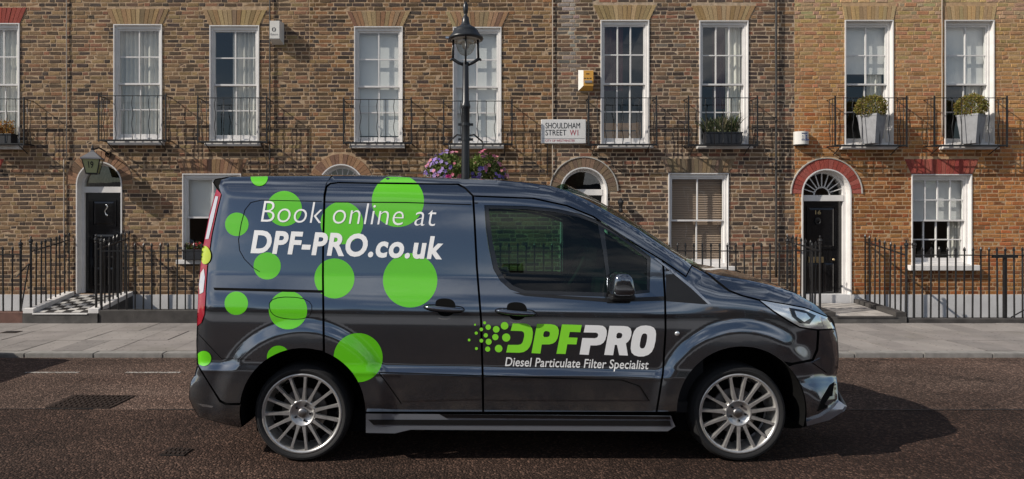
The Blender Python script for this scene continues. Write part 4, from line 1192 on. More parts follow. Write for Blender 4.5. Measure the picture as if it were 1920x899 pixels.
def windowbox(label, x0p, x1p, ztp, zbp, y, leaves, flowers, seed, hh=.28, spiky=False):
    random.seed(seed); s = F/y; X = lambda p: (p-PX)/s; Z = lambda p: CZ-(p-PY)/s
    x0, x1, zt, zb = X(x0p), X(x1p), Z(ztp), Z(zbp)
    t = thing('window_box', label, 'window box', ((x0+x1)/2, y, zb), group='planted window boxes')
    m = MB(); m.box(x0, x1, y-.09, y+.09, zb, zt-.012); m.box(x0-.012, x1+.012, y-.10, y+.10, zt-.022, zt); m.build('trough', 'green_box', t, bevel=.004)
    m = MB()
    def pos():
        p = Vector((U(x0+.03, x1-.03), y+U(-.07, .07), zt+RND()**1.3*hh*(.55+.45*noise.noise(Vector((RND()*9, seed, 0)))))); return p, Vector((U(-1, 1), U(-1, .5), .5))
    if spiky:
        for _ in range(230):
            bx = random.choice([.15, .45, .55, .72, .8])*(x1-x0)+x0+U(-.04, .04); l = U(.12, hh*1.3); d = Vector((U(-.7, .7)-(.5 if bx < x0+.2 else 0), U(-.5, .4), 1)).normalized(); p = Vector((bx, y+U(-.05, .05), zt)); sd = Vector((1, .3, 0))*.009
            m.col = jit(random.choice(leaves), .25)
            m.add([p-sd, p+sd, p+d*l*.6+sd, p+d*l+Vector((0, 0, -l*.15)), p+d*l*.6-sd], [(0,1,2,3,4)])
        leaf_cloud(m, 500, pos, .05, leaves, .5)
    else: leaf_cloud(m, 900, pos, .045, leaves, .4)
    o = m.build('foliage', 'leaf', t, attr=True); tag(o, kind='stuff')
    if flowers:
        m = MB(); flower_cloud(m, flowers[0], pos, flowers[2], flowers[1]); o = m.build('flowers', 'petal', t, attr=True); tag(o, kind='stuff')
windowbox('black window box with spiky grey green plants on the dark house balcony', 1321, 1388, 249, 271, DF-.13, [(.10, .12, .06), (.17, .18, .10), (.06, .09, .035), (.26, .23, .14)], None, 3, .36, True)
windowbox('black window box with orange foliage at the left edge', -36, 27, 252, 272, DF-.13, [(.42, .20, .05), (.50, .28, .08), (.36, .15, .04), (.28, .20, .05)], (50, [(.60, .32, .07), (.55, .20, .05)], .03), 4, .36)
windowbox('window box of red flowers on the sill beside the van rear', 346, 430, 468, 487, DF-.10, [(.05, .07, .02), (.08, .10, .03)], (60, [(.45, .03, .04), (.40, .04, .06)], .032), 9, .16)
# ================================================================== the van
random.seed(5)
VS = 260.0                     # outline units per metre on the van's near flank
YS = F/VS                      # plane of the near flank
HW = .955
YC = YS+HW                     # centre plane
SIL = [(453,802),(417,795),(373,782),(363,767),(354,747),(355,730),(358,715),(365,703),(369,684),(368,640),(369,612),(370,587),(372,543),(376,497),(383,450),(393,400),(402,367),(406,354),(399,343),(403,336),(430,331.5),(500,330),(625,330),(740,331),(833,335),(933,338),(983,342),(1033,349),(1067,359),(1100,375),(1133,392.5),(1167,411.5),(1200,432),(1233,454.5),(1267,477),(1297,497),(1320,509),(1350,516.5),(1396,524),(1443,534),(1490,549.5),(1527,570),(1553,594),(1565,615),(1570,638),(1572,671),(1571,690),(1568,704),(1570,718),(1572,750),(1588,762),(1583,771),(1555,788),(1513,799)]
def _ra(i):
    if i < 4: return (.10, .05)
    if i < 17: return (.10, .075)
    if i < 20: return (.08, .06)
    if i < 27: return (.15, .125)
    if i < 36: return (.13, .10)
    if i < 42: return (.22, .15)
    if i < 49: return (.46, .26)
    return (.07, .03)
RA = [_ra(i) for i in range(len(SIL))]
for _ in range(2): RA = [tuple((RA[max(i-1, 0)][k]+2*RA[i][k]+RA[min(i+1, len(RA)-1)][k])/4 for k in (0, 1)) for i in range(len(RA))]
# slope (degrees the flank leans inward going up) at heights v; integrated to a profile
SLOPE = [(325, 12), (375, 13), (400, 11), (470, 9), (512, 8), (522, 17), (548, 18), (575, 13), (592, 1), (610, -3), (680, -3), (688, 22), (699, 22), (703, -30), (706, -5), (760, -6), (830, -8)]
def _slope(v):
    for (a, sa), (b, sb) in zip(SLOPE[:-1], SLOPE[1:]):
        if a <= v <= b: return sa+(sb-sa)*(v-a)/(b-a)
    return SLOPE[0][1] if v < SLOPE[0][0] else SLOPE[-1][1]
PROF = {}
acc = 0.0
for v in range(590, 299, -1): PROF[v] = acc; acc += math.tan(math.radians(_slope(v)))/VS
acc = 0.0
for v in range(590, 841): PROF[v] = acc; acc -= math.tan(math.radians(_slope(v)))/VS
def prof(v):
    v = max(301, min(838, v)); i = int(v); f = v-i; return PROF[i]*(1-f)+PROF[i+1]*f
# the rolled edge towards tail, roof and nose, tabulated and smoothed
import numpy as np
_gu = np.arange(330, 1612, 2.0); _gv = np.arange(316, 832, 2.0)
_UU, _VV = np.meshgrid(_gu, _gv)
_best = np.full(_UU.shape, 1e18); _r = np.zeros_like(_UU); _a = np.zeros_like(_UU)
for i in range(len(SIL)-1):
    (ax, ay), (bx, by) = SIL[i], SIL[i+1]; dx, dy = bx-ax, by-ay
    t = np.clip(((_UU-ax)*dx+(_VV-ay)*dy)/(dx*dx+dy*dy), 0, 1)
    d = (_UU-ax-t*dx)**2+(_VV-ay-t*dy)**2; k = d < _best
    _best = np.where(k, d, _best); _r = np.where(k, RA[i][0]*(1-t)+RA[i+1][0]*t, _r); _a = np.where(k, RA[i][1]*(1-t)+RA[i+1][1]*t, _a)
_d = np.sqrt(_best)/VS; _q = np.clip(1-_d/_r, 0, 1); _roll = _a*(1-np.sqrt(np.clip(1-_q*_q, 0, 1)))
def _blur(z, n):
    for _ in range(n):
        p = np.pad(z, 2, mode='edge'); z = sum(p[2:-2, 2+k:p.shape[1]-2+k] for k in (-2, -1, 0, 1, 2))/5
        p = np.pad(z, 2, mode='edge'); z = sum(p[2+k:p.shape[0]-2+k, 2:-2] for k in (-2, -1, 0, 1, 2))/5
    return z
_w = np.clip((_d-.03)/.06, 0, 1); _roll = _roll*(1-_w)+_blur(_roll, 6)*_w
_roll = _roll.tolist(); _dl = _d.tolist()
def roll(u, v):
    x = min(max((u-330)/2, 0), len(_gu)-1.001); y = min(max((v-316)/2, 0), len(_gv)-1.001); i, j = int(x), int(y); f, g = x-i, y-j
    if _dl[j][i] < .026:                  # right at the edge: exact
        best = 1e9
        for k in range(len(SIL)-1):
            (ax, ay), (bx, by) = SIL[k], SIL[k+1]; dx, dy = bx-ax, by-ay
            t = max(0, min(1, ((u-ax)*dx+(v-ay)*dy)/(dx*dx+dy*dy))); d = (u-ax-t*dx)**2+(v-ay-t*dy)**2
            if d < best: best = d; r_, a_ = RA[k][0]*(1-t)+RA[k+1][0]*t, RA[k][1]*(1-t)+RA[k+1][1]*t
        q = max(0, 1-math.sqrt(best)/VS/r_); return a_*(1-math.sqrt(max(0, 1-q*q)))
    a, b = _roll[j], _roll[j+1]
    return (a[i]*(1-f)+a[i+1]*f)*(1-g)+(b[i]*(1-f)+b[i+1]*f)*g
AR = ((567, 771, 117), (1391, 772, 121))
def sm(t): t = max(0, min(1, t)); return t*t*(3-2*t)
def recess(u, v):
    # the beltline features drop a little towards the nose
    vs = v-(u-700)*.016
    fl = sm((1330-u)/120)*sm((u-1)/1)
    R = prof(vs)*(.35+.65*sm((1480-u)/330) if vs > 500 else 1)
    for (cx, cy, r) in AR:
        rho = math.hypot(u-cx, v-cy)
        if v < cy+40:
            k = sm((178-rho)/34)*sm((cy+40-v)/60); R = R*(1-k*.6)-.030*k
    R += roll(u, v)
    # long plan curve: the flank pulls in towards nose and tail
    R += .05*sm((u-1250)/330)**1.2 + .02*sm((520-u)/160)
    return R
def S(u, v, off=0.0):
    y = YS+recess(u, v)-off
    return Vector(((u-PX)*y/F, y, CZ-(v-PY)*y/F))
def Sn(u, v):
    e = 1.2
    a = S(u+e, v)-S(u-e, v); b = S(u, v+e)-S(u, v-e)
    n = a.cross(b).normalized()
    return n if n.y < 0 else -n
def inside(p, poly):
    x, y = p; c = False; n = len(poly); j = n-1
    for i in range(n):
        xi, yi = poly[i]; xj, yj = poly[j]
        if (yi > y) != (yj > y) and x < (xj-xi)*(y-yi)/(yj-yi)+xi: c = not c
        j = i
    return c
def pdist(p, poly):
    b = 1e9
    for (ax, ay), (bx, by) in zip(poly, poly[1:]+poly[:1]):
        dx, dy = bx-ax, by-ay; L = dx*dx+dy*dy
        t = 0 if L == 0 else max(0, min(1, ((p[0]-ax)*dx+(p[1]-ay)*dy)/L)); b = min(b, (p[0]-ax-t*dx)**2+(p[1]-ay-t*dy)**2)
    return math.sqrt(b)
def resample(poly, step):
    out = []
    for (ax, ay), (bx, by) in zip(poly, poly[1:]+poly[:1]):
        n = max(1, int(math.hypot(bx-ax, by-ay)/step))
        out += [(ax+(bx-ax)*k/n, ay+(by-ay)*k/n) for k in range(n)]
    return out
def chaikin(poly, it=1):
    for _ in range(it):
        o = []
        for (ax, ay), (bx, by) in zip(poly, poly[1:]+poly[:1]): o += [(ax*.75+bx*.25, ay*.75+by*.25), (ax*.25+bx*.75, ay*.25+by*.75)]
        poly = o
    return poly
def inset(poly, d):
    area = sum(ax*by-bx*ay for (ax, ay), (bx, by) in zip(poly, poly[1:]+poly[:1])); sg = 1 if area > 0 else -1
    out = []; n = len(poly)
    for i in range(n):
        a, p, b = Vector(poly[i-1]), Vector(poly[i]), Vector(poly[(i+1) % n])
        d1 = (p-a); d2 = (b-p)
        if d1.length < 1e-6 or d2.length < 1e-6: out.append(tuple(p)); continue
        d1.normalize(); d2.normalize(); n1 = Vector((-d1.y, d1.x))*sg; n2 = Vector((-d2.y, d2.x))*sg
        q = n1+n2
        q = q/max(.35, q.dot(n1)) if q.length > .2 else n1
        out.append((p.x+q.x*d, p.y+q.y*d))
    return out
def tri2d(poly, holes=(), step=9.0, keep=None, extra=()):
    loops = [poly]+list(holes)+list(extra)
    V = []; E = []
    for lp_ in loops:
        o = len(V); V += [Vector(p) for p in lp_]; E += [(o+i, o+(i+1) % len(lp_)) for i in range(len(lp_))]
    us = [p[0] for p in poly]; vs = [p[1] for p in poly]
    big = poly if len(poly) < 400 else poly
    def try_pt(p, tol):
        if not inside(p, poly): return
        if any(inside(p, h) for h in holes): return
        if min(pdist(p, l) for l in loops) < tol: return
        V.append(Vector(p))
    v = min(vs)+step*.5; row = 0
    while v < max(vs):
        u = min(us)+(step*.5 if row % 2 else 0)
        while u < max(us): try_pt((u, v), step*.35); u += step
        v += step*.8; row += 1
    r = delaunay_2d_cdt(V, E, [], 0, 1e-4)
    P = [tuple(p) for p in r[0]]; T = []
    for f in r[2]:
        c = (sum(P[i][0] for i in f)/len(f), sum(P[i][1] for i in f)/len(f))
        if inside(c, poly) and not any(inside(c, h) for h in holes) and (keep is None or keep(c)): T.append(f)
    return P, T
def orient(P, f):
    a, b, c = P[f[0]], P[f[1]], P[f[2]]
    return f if (b[0]-a[0])*(c[1]-a[1])-(b[1]-a[1])*(c[0]-a[0]) < 0 else f[::-1]
def panel(name, poly, material, parent, off=0.0, gap=1.0, holes=(), lip=.022, step=9.0, mirror=False, keep=None, extra=(), smooth=True):
    poly = resample(inset(poly, gap) if gap else poly, step)
    holes = [resample(inset(h, -gap*.0), step) for h in holes]
    P, T = tri2d(poly, holes, step, keep, extra)
    used = sorted({i for f in T for i in f}); mp = {i: k for k, i in enumerate(used)}
    V = [S(P[i][0], P[i][1], off) for i in used]; Nn = [Sn(*P[i]) for i in used]
    Fc = [tuple(mp[i] for i in orient(P, f)) for f in T]
    if lip and keep is None:
        for lp_ in [poly]+holes:
            area = sum(ax*by-bx*ay for (ax, ay), (bx, by) in zip(lp_, lp_[1:]+lp_[:1])); sg = 1 if area > 0 else -1
            if lp_ is not poly: sg = -sg
            o = len(V); n = len(lp_)
            for i, p in enumerate(lp_):
                a, b = lp_[i-1], lp_[(i+1) % n]; t = Vector((b[0]-a[0], b[1]-a[1])); t = t.normalized() if t.length else Vector((1, 0))
                q = Vector((t.y*sg, 0, t.x*sg)); q = Vector((t.y*sg, -.35, -(-t.x*sg))).normalized()
                V += [S(p[0], p[1], off), S(p[0], p[1], off-lip)]; Nn += [q, q]
            for i in range(n):
                a, b = o+2*i, o+2*((i+1) % n); Fc.append((a, b, b+1, a+1) if sg > 0 else (a, a+1, b+1, b))
    if mirror:
        V = [Vector((p.x, 2*YC-p.y, p.z)) for p in V]; Nn = [Vector((n.x, -n.y, n.z)) for n in Nn]; Fc = [f[::-1] for f in Fc]
    me = bpy.data.meshes.new(name); me.from_pydata([tuple(p) for p in V], [], Fc); me.update()
    me.materials.append(M[material] if isinstance(material, str) else material)
    if smooth:
        me.polygons.foreach_set('use_smooth', [True]*len(me.polygons)); me.normals_split_custom_set_from_vertices([tuple(n) for n in Nn])
    return link(name, me, parent)
def arc(k, a0, a1, n=18, dr=0):
    cx, cy, r = AR[k]; r += dr
    return [(cx+r*math.cos(math.radians(a0+(a1-a0)*i/n)), cy-r*math.sin(math.radians(a0+(a1-a0)*i/n))) for i in range(n+1)]

# paint
def paint(name, col, metal=.35, rough=.33):
    m, nt, b = _mat(name)
    b.inputs['Base Color'].default_value = (*col, 1); b.inputs['Metallic'].default_value = metal; b.inputs['Roughness'].default_value = rough
    b.inputs['Coat Weight'].default_value = 1; b.inputs['Coat Roughness'].default_value = .025; b.inputs['Coat IOR'].default_value = 1.6
    geo = nt.nodes.new('ShaderNodeNewGeometry')
    n = nt.nodes.new('ShaderNodeTexNoise'); n.inputs['Scale'].default_value = 7; n.inputs['Detail'].default_value = 2
    nt.links.new(geo.outputs['Position'], n.inputs['Vector'])
    bp = nt.nodes.new('ShaderNodeBump'); bp.inputs['Strength'].default_value = .025; bp.inputs['Distance'].default_value = .02
    nt.links.new(n.outputs['Fac'], bp.inputs['Height']); nt.links.new(bp.outputs[0], b.inputs['Coat Normal'])
    if metal > .5:      # road film thrown up from the wheels
        sx = nt.nodes.new('ShaderNodeSeparateXYZ'); nt.links.new(geo.outputs['Position'], sx.inputs[0])
        hz = nt.nodes.new('ShaderNodeMapRange'); hz.inputs[1].default_value = .80; hz.inputs[2].default_value = .32; nt.links.new(sx.outputs[2], hz.inputs[0])
        d = nt.nodes.new('ShaderNodeTexNoise'); d.inputs['Scale'].default_value = 5.5; d.inputs['Detail'].default_value = 8; d.inputs['Roughness'].default_value = .65
        nt.links.new(geo.outputs['Position'], d.inputs['Vector'])
        dr = nt.nodes.new('ShaderNodeMapRange'); dr.inputs[1].default_value = .42; dr.inputs[2].default_value = .75; dr.inputs[4].default_value = .6; nt.links.new(d.outputs['Fac'], dr.inputs[0])
        mu = nt.nodes.new('ShaderNodeMath'); mu.operation = 'MULTIPLY'; nt.links.new(hz.outputs[0], mu.inputs[0]); nt.links.new(dr.outputs[0], mu.inputs[1])
        dust = nt.nodes.new('ShaderNodeBsdfDiffuse'); dust.inputs['Color'].default_value = (.11, .09, .075, 1)
        mx = nt.nodes.new('ShaderNodeMixShader'); nt.links.new(mu.outputs[0], mx.inputs[0]); nt.links.new(b.outputs[0], mx.inputs[1]); nt.links.new(dust.outputs[0], mx.inputs[2])
        nt.links.new(mx.outputs[0], nt.nodes['Material Output'].inputs['Surface'])
    return m
M['paint'] = paint('van_paint', (.160, .182, .215), .93, .10)
M['vinyl'] = paint('green_vinyl', (.115, .56, .004), 0, .35)
M['vinyl'].node_tree.nodes['Principled BSDF'].inputs['Coat Weight'].default_value = .9
M['logo_green'] = mat('logo_green', (.27, .80, .035), .5)
M['logo_white'] = mat('logo_white', (.90, .90, .90), .5)
M['black_trim'] = mat('black_trim', (.010, .010, .011), .45)
M['gloss_black'] = mat('gloss_black', (.008, .008, .009), .12, coat=.6)
M['shell'] = mat('shell', (.005, .005, .005), .9, spec=.1)
M['rubber'] = mat('rubber', (.011, .011, .012), .75, bump=.15, bscale=60)
M['alloy'] = mat('alloy', (.60, .59, .575), .34, metal=.75, var=.12, vscale=25)
M['alloy_dark'] = mat('alloy_dark', (.30, .29, .29), .4, metal=1)
M['disc'] = mat('brake_disc', (.10, .09, .085), .5, metal=.8)
M['skirt'] = mat('skirt', (.34, .37, .42), .28, metal=.6, coat=.6)
M['lens_red'] = mat('lens_red', (.30, .006, .02), .12, coat=1)
M['lens_clear'] = mat('lens_clear', (.62, .60, .62), .12, metal=.35, coat=1)
M['lens_amber'] = mat('lens_amber', (.42, .52, .01), .12, coat=1)
M['lamp_chrome'] = mat('lamp_chrome', (.88, .90, .90), .14, metal=.75, coat=1)
M['van_glass'] = mat_glass('van_glass', (.26, .46, .36), 1.5)
M['cab'] = mat('cab_trim', (.012, .012, .013), .8)
M['bright_trim'] = mat('bright_trim', (.5, .51, .53), .25, metal=.9)

GZ = road_z(5.3)
van = thing('van', 'dark grey delivery van with green dots and DPF PRO lettering parked side on', 'van', ((970-PX)/VS, YC, GZ))

RQ = [(409,351),(414,337),(430,331.5),(500,330),(622,330),(612,345),(607.5,365),(605,450),(604.5,520),(606,659)]+arc(0, 70.5, 173, 18)[1:]+[(425,757),(413,751),(390,716),(371,684),(368.5,640),(370,613),(381,600),(385.5,560),(389.5,500),(398,440),(409,390),(415,366)]
SD = [(613,351),(620,345),(634,343.5),(858,346.5),(872,354),(886,368),(889,420),(893,500),(901,600),(904,704),(905,773),(684.5,773)]+arc(0, 0, 69.2, 14)[1:]+[(606.5,520),(607,450),(609.5,370)]
FDo = [(888,368.5),(1000,373),(1062,386.5),(1112,407),(1172,447),(1242,489),(1246,560),(1247,620),(1242,700),(1230,773),(907,773),(906,704),(903,600),(895,500),(891,420)]
HOLE = [(908,385),(985,386.5),(1045,392),(1090,402),(1128,416),(1165,440),(1220,482),(1218,549),(1145,557),(982,552),(956,543),(938,527),(925,505),(916,465),(911,430)]
G1 = [(916,391.5),(985,392.5),(1040,398),(1085,408),(1121,420.5),(1130,470),(1137,520),(1139,549),(985,545),(962,536),(946,522),(934,502),(923,450)]
G2 = [(1133,430),(1160,446),(1190,468),(1213,486),(1213,544),(1147,549),(1143,515),(1137,465)]
RS = [(624,330),(740,331),(833,335),(933,338),(983,342),(1033,349),(1067,359),(1100,375),(1133,392.5),(1167,411.5),(1200,432),(1233,454.5),(1267,477),(1297,497),(1286,518),(1243,488),(1173,446),(1113,405.5),(1063,385),(1001,371.5),(888,367),(873,352.5),(860,345),(634,342),(619,343.5),(611,349),(614,340)]
FW = [(1244,491),(1286,519.5),(1297.5,498),(1310,504),(1330,517),(1346,531),(1366,546),(1390,555),(1424,564),(1450,585),(1478,603),(1500,615),(1533,619.5),(1531,655),(1523,674),(1486,681.5)]+arc(0+1, 45, 180, 26)[1:]+[(1246,773),(1232,773),(1244,700),(1249,620),(1248,560)]
FB = [(1488,684),(1525,677),(1534,657),(1536,620),(1566,618),(1570,638),(1572,671),(1571,690),(1568,704),(1570,718),(1572,750),(1588,762),(1583,771),(1555,788),(1513,799)]+arc(1, -8, 44, 14)
RB = [(371,687),(389,716),(412,754),(424,759.5),(451,759.5)]+arc(0, 174, 194, 5)+[(453,802),(417,795),(373,782),(363,767),(354,747),(355,730),(358,715),(365,703)]
BN = [(1298,497.5),(1320,509),(1350,516.5),(1396,524),(1443,534),(1490,549.5),(1527,570),(1553,594),(1545,591),(1510,577),(1480,571),(1425,562),(1391,553.5),(1368,544.5),(1348,529),(1331,515)]
LAMP_F = [(1425,563.5),(1480,572.5),(1510,578.5),(1545,592.5),(1555,596),(1565,615),(1566,617),(1532,618),(1500,613.5),(1479,601.5),(1451,583.5)]
LAMP_R = [(406,354),(415,364),(408,390),(397,440),(388.5,500),(384.5,560),(380,599),(369,612),(370,587),(372,543),(376,497),(383,450),(393,400),(402,367)]
OUT = SIL+arc(1, -12, 180, 24)+[(1262,775),(690,775)]+arc(0, 0, 194, 24)
P = 'paint'
p_rq = panel('rear_quarter_panel', RQ, P, van, step=5)
p_sd = panel('sliding_door', SD, P, van, step=5)
p_fd = panel('front_door', FDo, P, van, holes=[HOLE], step=6)
p_rs = panel('roof_rail', RS, P, van, gap=.5)
p_fw = panel('front_wing', FW, P, van, step=5)
p_fb = panel('front_bumper', FB, P, van, gap=.5, step=5)
p_rb = panel('rear_bumper', RB, P, van, gap=.7)
p_bn = panel('bonnet_edge', BN, P, van, gap=.5, step=7)
shell = panel('inner_shell', OUT, 'shell', van, off=-.028, gap=1.5, holes=[HOLE], lip=0, step=16)
panel('inner_shell', OUT, 'shell', van, off=-.028, gap=1.5, holes=[HOLE], lip=0, step=16, mirror=True)
far = panel('far_flank', OUT, P, van, gap=0, holes=[HOLE], lip=0, step=14, mirror=True)
# windows
wt = panel('window_trim', HOLE, 'gloss_black', van, off=-.006, gap=.6, holes=[G1, G2], lip=.02)
wg = panel('side_window', G1, 'van_glass', van, off=-.012, gap=-.5, lip=0, step=14)
panel('quarter_window', G2, 'van_glass', van, off=-.012, gap=-.5, lip=0, step=12)
panel('window_trim', HOLE, 'gloss_black', van, off=-.006, gap=.6, holes=[G1, G2], lip=0, mirror=True)
panel('side_window', G1, 'van_glass', van, off=-.012, gap=-.5, lip=0, step=14, mirror=True)
panel('quarter_window', G2, 'van_glass', van, off=-.012, gap=-.5, lip=0, step=12, mirror=True)
# bright line and dark sail panel below the windscreen pillar
panel('sail_panel', [(1249,497),(1262,508),(1330,569),(1322,571),(1249,565)], 'black_trim', p_fw, off=.003, gap=0, lip=.004)
panel('bright_strip', [(1226,484),(1232,485),(1260,506),(1300,538),(1334,571),(1328,571),(1296,541),(1256,508)], 'bright_trim', p_fw, off=.006, gap=0, lip=.006, step=6)
# belt moulding under the window, rubbing strips, slots
panel('belt_moulding', [(962,549),(1140,560),(1245,556),(1245,564),(1140,567),(985,555)], 'black_trim', p_fd, off=.003, gap=0, lip=.004)
panel('door_moulding', [(713,700.5),(902,706.5),(903,748),(752,752)], 'paint', p_sd, off=.006, gap=0, lip=.008)
panel('door_moulding', [(908,707),(1165,714),(1195,724),(1214,750),(908,750)], 'paint', p_fd, off=.006, gap=0, lip=.008)
panel('slide_rail', [(400,539.5),(604,544.5),(604,549.5),(402,544.5)], 'shell', p_rq, off=.0015, gap=0, lip=.004, step=6)
def outline(pts, w=.75):
    """a pressed seam: thin closed dark band"""
    a, b = inset(pts, w), inset(pts, -w); return a, b
def seam(name, pts, parent, w=.8, closed=True, material='shell', off=.0026):
    m = MB(); n = len(pts); rng = range(n if closed else n-1)
    for i in rng:
        a, b = Vector(pts[i]), Vector(pts[(i+1) % n]); k = max(1, int((b-a).length/6))
        t = (b-a).normalized(); q = Vector((-t.y, t.x))*w
        for j in range(k):
            p0, p1 = a+(b-a)*(j/k), a+(b-a)*((j+1)/k)
            c = [p0-q, p1-q, p1+q, p0+q]; m.add([S(x.x, x.y, off) for x in c], [(0,1,2,3)])
    return m.build(name, material, parent, recalc=False)
seam('fuel_flap_gap', chaikin([(505,556),(585,559),(584,597),(540,600),(505,590)], 2), p_rq, .6)
seam('panel_crease', [(603,378),(490,375.5),(470,380),(459,394),(452,420),(447,450),(449,470),(458,486),(474,502),(487,510)], p_rq, .6, False)
seam('panel_crease', [(609,379),(760,380),(884,384)], p_sd, .9, False)
seam('panel_crease', [(890,381),(896,381)], p_fd, .9, False)
seam('panel_crease', [(711,700),(725,718),(752,757)], p_sd, .9, False)
seam('panel_crease', [(711,698.5),(800,701),(903,705)], p_sd, 1.0, False)
seam('panel_crease', [(907,705.5),(1050,710),(1168,713.5),(1200,725),(1217,752)], p_fd, 1.0, False)
seam('panel_crease', [(371,626),(415,673),(470,674)], p_rq, .5, False)
# door handles
def handle(parent, cx, cy, lock):
    rec = chaikin([(cx-42,cy-9),(cx-20,cy-11),(cx-14,cy-19),(cx+14,cy-19),(cx+22,cy-8),(cx+36,cy-4),(cx+38,cy+6),(cx+22,cy+10),(cx+12,cy+17),(cx-10,cy+16),(cx-18,cy+8),(cx-40,cy+4)], 2)
    h = panel('handle_recess', chaikin([(cx-15,cy-19),(cx+13,cy-19),(cx+22,cy-6),(cx+15,cy+14),(cx-10,cy+15),(cx-19,cy-6)], 2), 'shell', parent, off=.0015, gap=0, lip=0, step=4)
    seam('handle_gap', chaikin([(cx-40,cy-8.5),(cx+22,cy-5),(cx+36,cy-2),(cx+37,cy+6),(cx+15,cy+9),(cx-38,cy+3)], 2), parent, .9)
    m = MB(); n = 16
    for i in range(n+1):
        pass
    pts = []; 
    for i in range(n+1):
        t = i/n; u = cx-37+72*t; v = cy-3+6*t+1.5*math.sin(PI*t); pts.append(S(u, v, .012+.026*math.sin(PI*min(1, max(0, t)))**.6))
    m.tube(pts, [.010+.010*math.sin(PI*k/n)**.5 for k in range(n+1)], 10)
    m.build('handle', 'paint', parent, smooth=True)
    if lock:
        c = S(cx-26, cy-2.5, .024); m = MB(); m.lathe([(0, -.012), (.012, -.012), (.015, -.006), (.015, .02)], 14, 'Y', c); m.build('lock', 'chrome', parent, smooth=True)
    seam('handle_glint', [(cx-12,cy+17.5),(cx-6,cy+19.5),(cx+4,cy+19.5),(cx+10,cy+17.5)], parent, .9, False, 'bright_trim', .004)
handle(p_sd, 834, 579, False); handle(p_fd, 968, 586, True)
m = MB(); c = S(1270, 626, .004); m.lathe([(0, -.006), (.013, -.006), (.017, -.002), (.018, .006)], 16, 'Y', c); m.build('side_repeater', 'lamp_chrome', p_fw, smooth=True)
# lamps
p_lf = panel('headlamp', LAMP_F, 'lamp_chrome', van, off=.002, gap=.5, step=5)
panel('lens_insert', [(1480,577),(1508,582),(1530,592),(1518,608),(1500,606),(1486,594)], 'gloss_black', p_lf, off=.006, gap=0, lip=.004, step=4)
panel('lens_insert', [(1490,583),(1512,588),(1520,597),(1508,604),(1494,594)], 'lamp_chrome', p_lf, off=.009, gap=0, lip=.004, step=4)
panel('indicator', [(1538,594),(1551,599),(1559,613),(1545,613)], 'lens_clear', p_lf, off=.006, gap=0, lip=.004, step=4)
p_lr = panel('tail_lamp', LAMP_R, 'lens_red', van, off=.004, gap=.3, step=5)
panel('lens_insert', [(404,368),(409,369),(400,410),(391,448),(385,449),(394,405)], 'lens_clear', p_lr, off=.008, gap=0, lip=.003, step=4)
panel('lens_insert', [(376,512),(382,504),(384,520),(381,548),(374,552),(373,535)], 'lens_clear', p_lr, off=.008, gap=0, lip=.003, step=4)
panel('lower_reflector', [(369.5,588),(380,583),(381,560),(385.5,548),(383,590),(377,606),(369,612)], 'lens_red', p_lr, off=.008, gap=0, lip=.003, step=4)
# splitter, intake, skirts, rear diffuser
panel('splitter', [(1512,791),(1540,781),(1563,765),(1573,752),(1588,762),(1583,771),(1555,788),(1513,799)], 'skirt', p_fb, off=.020, gap=0, lip=.03, step=6)
panel('fog_intake', [(1532,772),(1541,748),(1556,722),(1565,716),(1562,735),(1560,752),(1550,765)], 'shell', p_fb, off=.003, gap=0, lip=.003, step=5)
panel('intake_blade', [(1546,759),(1556,744),(1570,741),(1570,752),(1556,762)], 'paint', p_fb, off=.012, gap=0, lip=.006, step=5)
panel('bumper_crease', [(1524,680),(1540,672),(1571,688),(1568,698),(1552,700)], 'paint', p_fb, off=.014, gap=0, lip=.01, step=5)
p_sk = panel('side_skirt', [(686,776),(1258,780),(1266,800),(1252,809),(770,806),(740,813),(686,812)], 'skirt', van, off=.040, gap=0, lip=.09)
panel('skirt_groove', [(690,787),(1256,789),(1258,799),(700,797)], 'black_trim', p_sk, off=.0435, gap=0, lip=.004)
panel('sill_plate', [(824,777),(1256,781),(1258,787),(836,784)], 'gloss_black', p_sk, off=.046, gap=0, lip=.004)
panel('bumper_scuff', [(370,757),(388,759),(400,762),(398,765),(380,763)], 'bright_trim', p_rb, off=.002, gap=0, lip=0, step=4)

# bridges across the body: tail, roof, windscreen, bonnet, nose
def bridge(name, i0, i1, bulge, material, parent, n=14, sub=3):
    pts = []
    for i in range(i0, i1):
        for k in range(sub): t = k/sub; pts.append((SIL[i][0]*(1-t)+SIL[i+1][0]*t, SIL[i][1]*(1-t)+SIL[i+1][1]*t))
    pts.append(SIL[i1])
    m = MB(); Q = [S(*p) for p in pts]; rows_ = []
    for i, p in enumerate(Q):
        t = Q[min(i+1, len(Q)-1)]-Q[max(i-1, 0)]; t = Vector((t.x, 0, t.z)).normalized(); nn = Vector((-t.z, 0, t.x))
        hy = YC-p.y
        for k in range(n+1):
            s = -1+2*k/n; s = math.copysign(abs(s)**.8, s)
            m.v.append(tuple(Vector((p.x, YC+s*hy, p.z))+nn*bulge*(1-abs(s)**2.2)))
            m.c.append((1, 1, 1))
    for i in range(len(Q)-1):
        for k in range(n): m.f.append((i*(n+1)+k, i*(n+1)+k+1, (i+1)*(n+1)+k+1, (i+1)*(n+1)+k))
    return m.build(name, material, parent, smooth=True)
bridge('rear_bumper_back', 0, 8, .03, P, van); bridge('tailgate', 8, 17, .035, P, van); bridge('roof_spoiler', 17, 20, .02, P, van)
bridge('roof', 20, 28, .035, P, van); bridge('windscreen', 28, 36, .10, 'van_glass', van); bridge('bonnet', 36, 43, .05, P, van); bridge('front_grille', 43, 53, .20, 'black_trim', van)
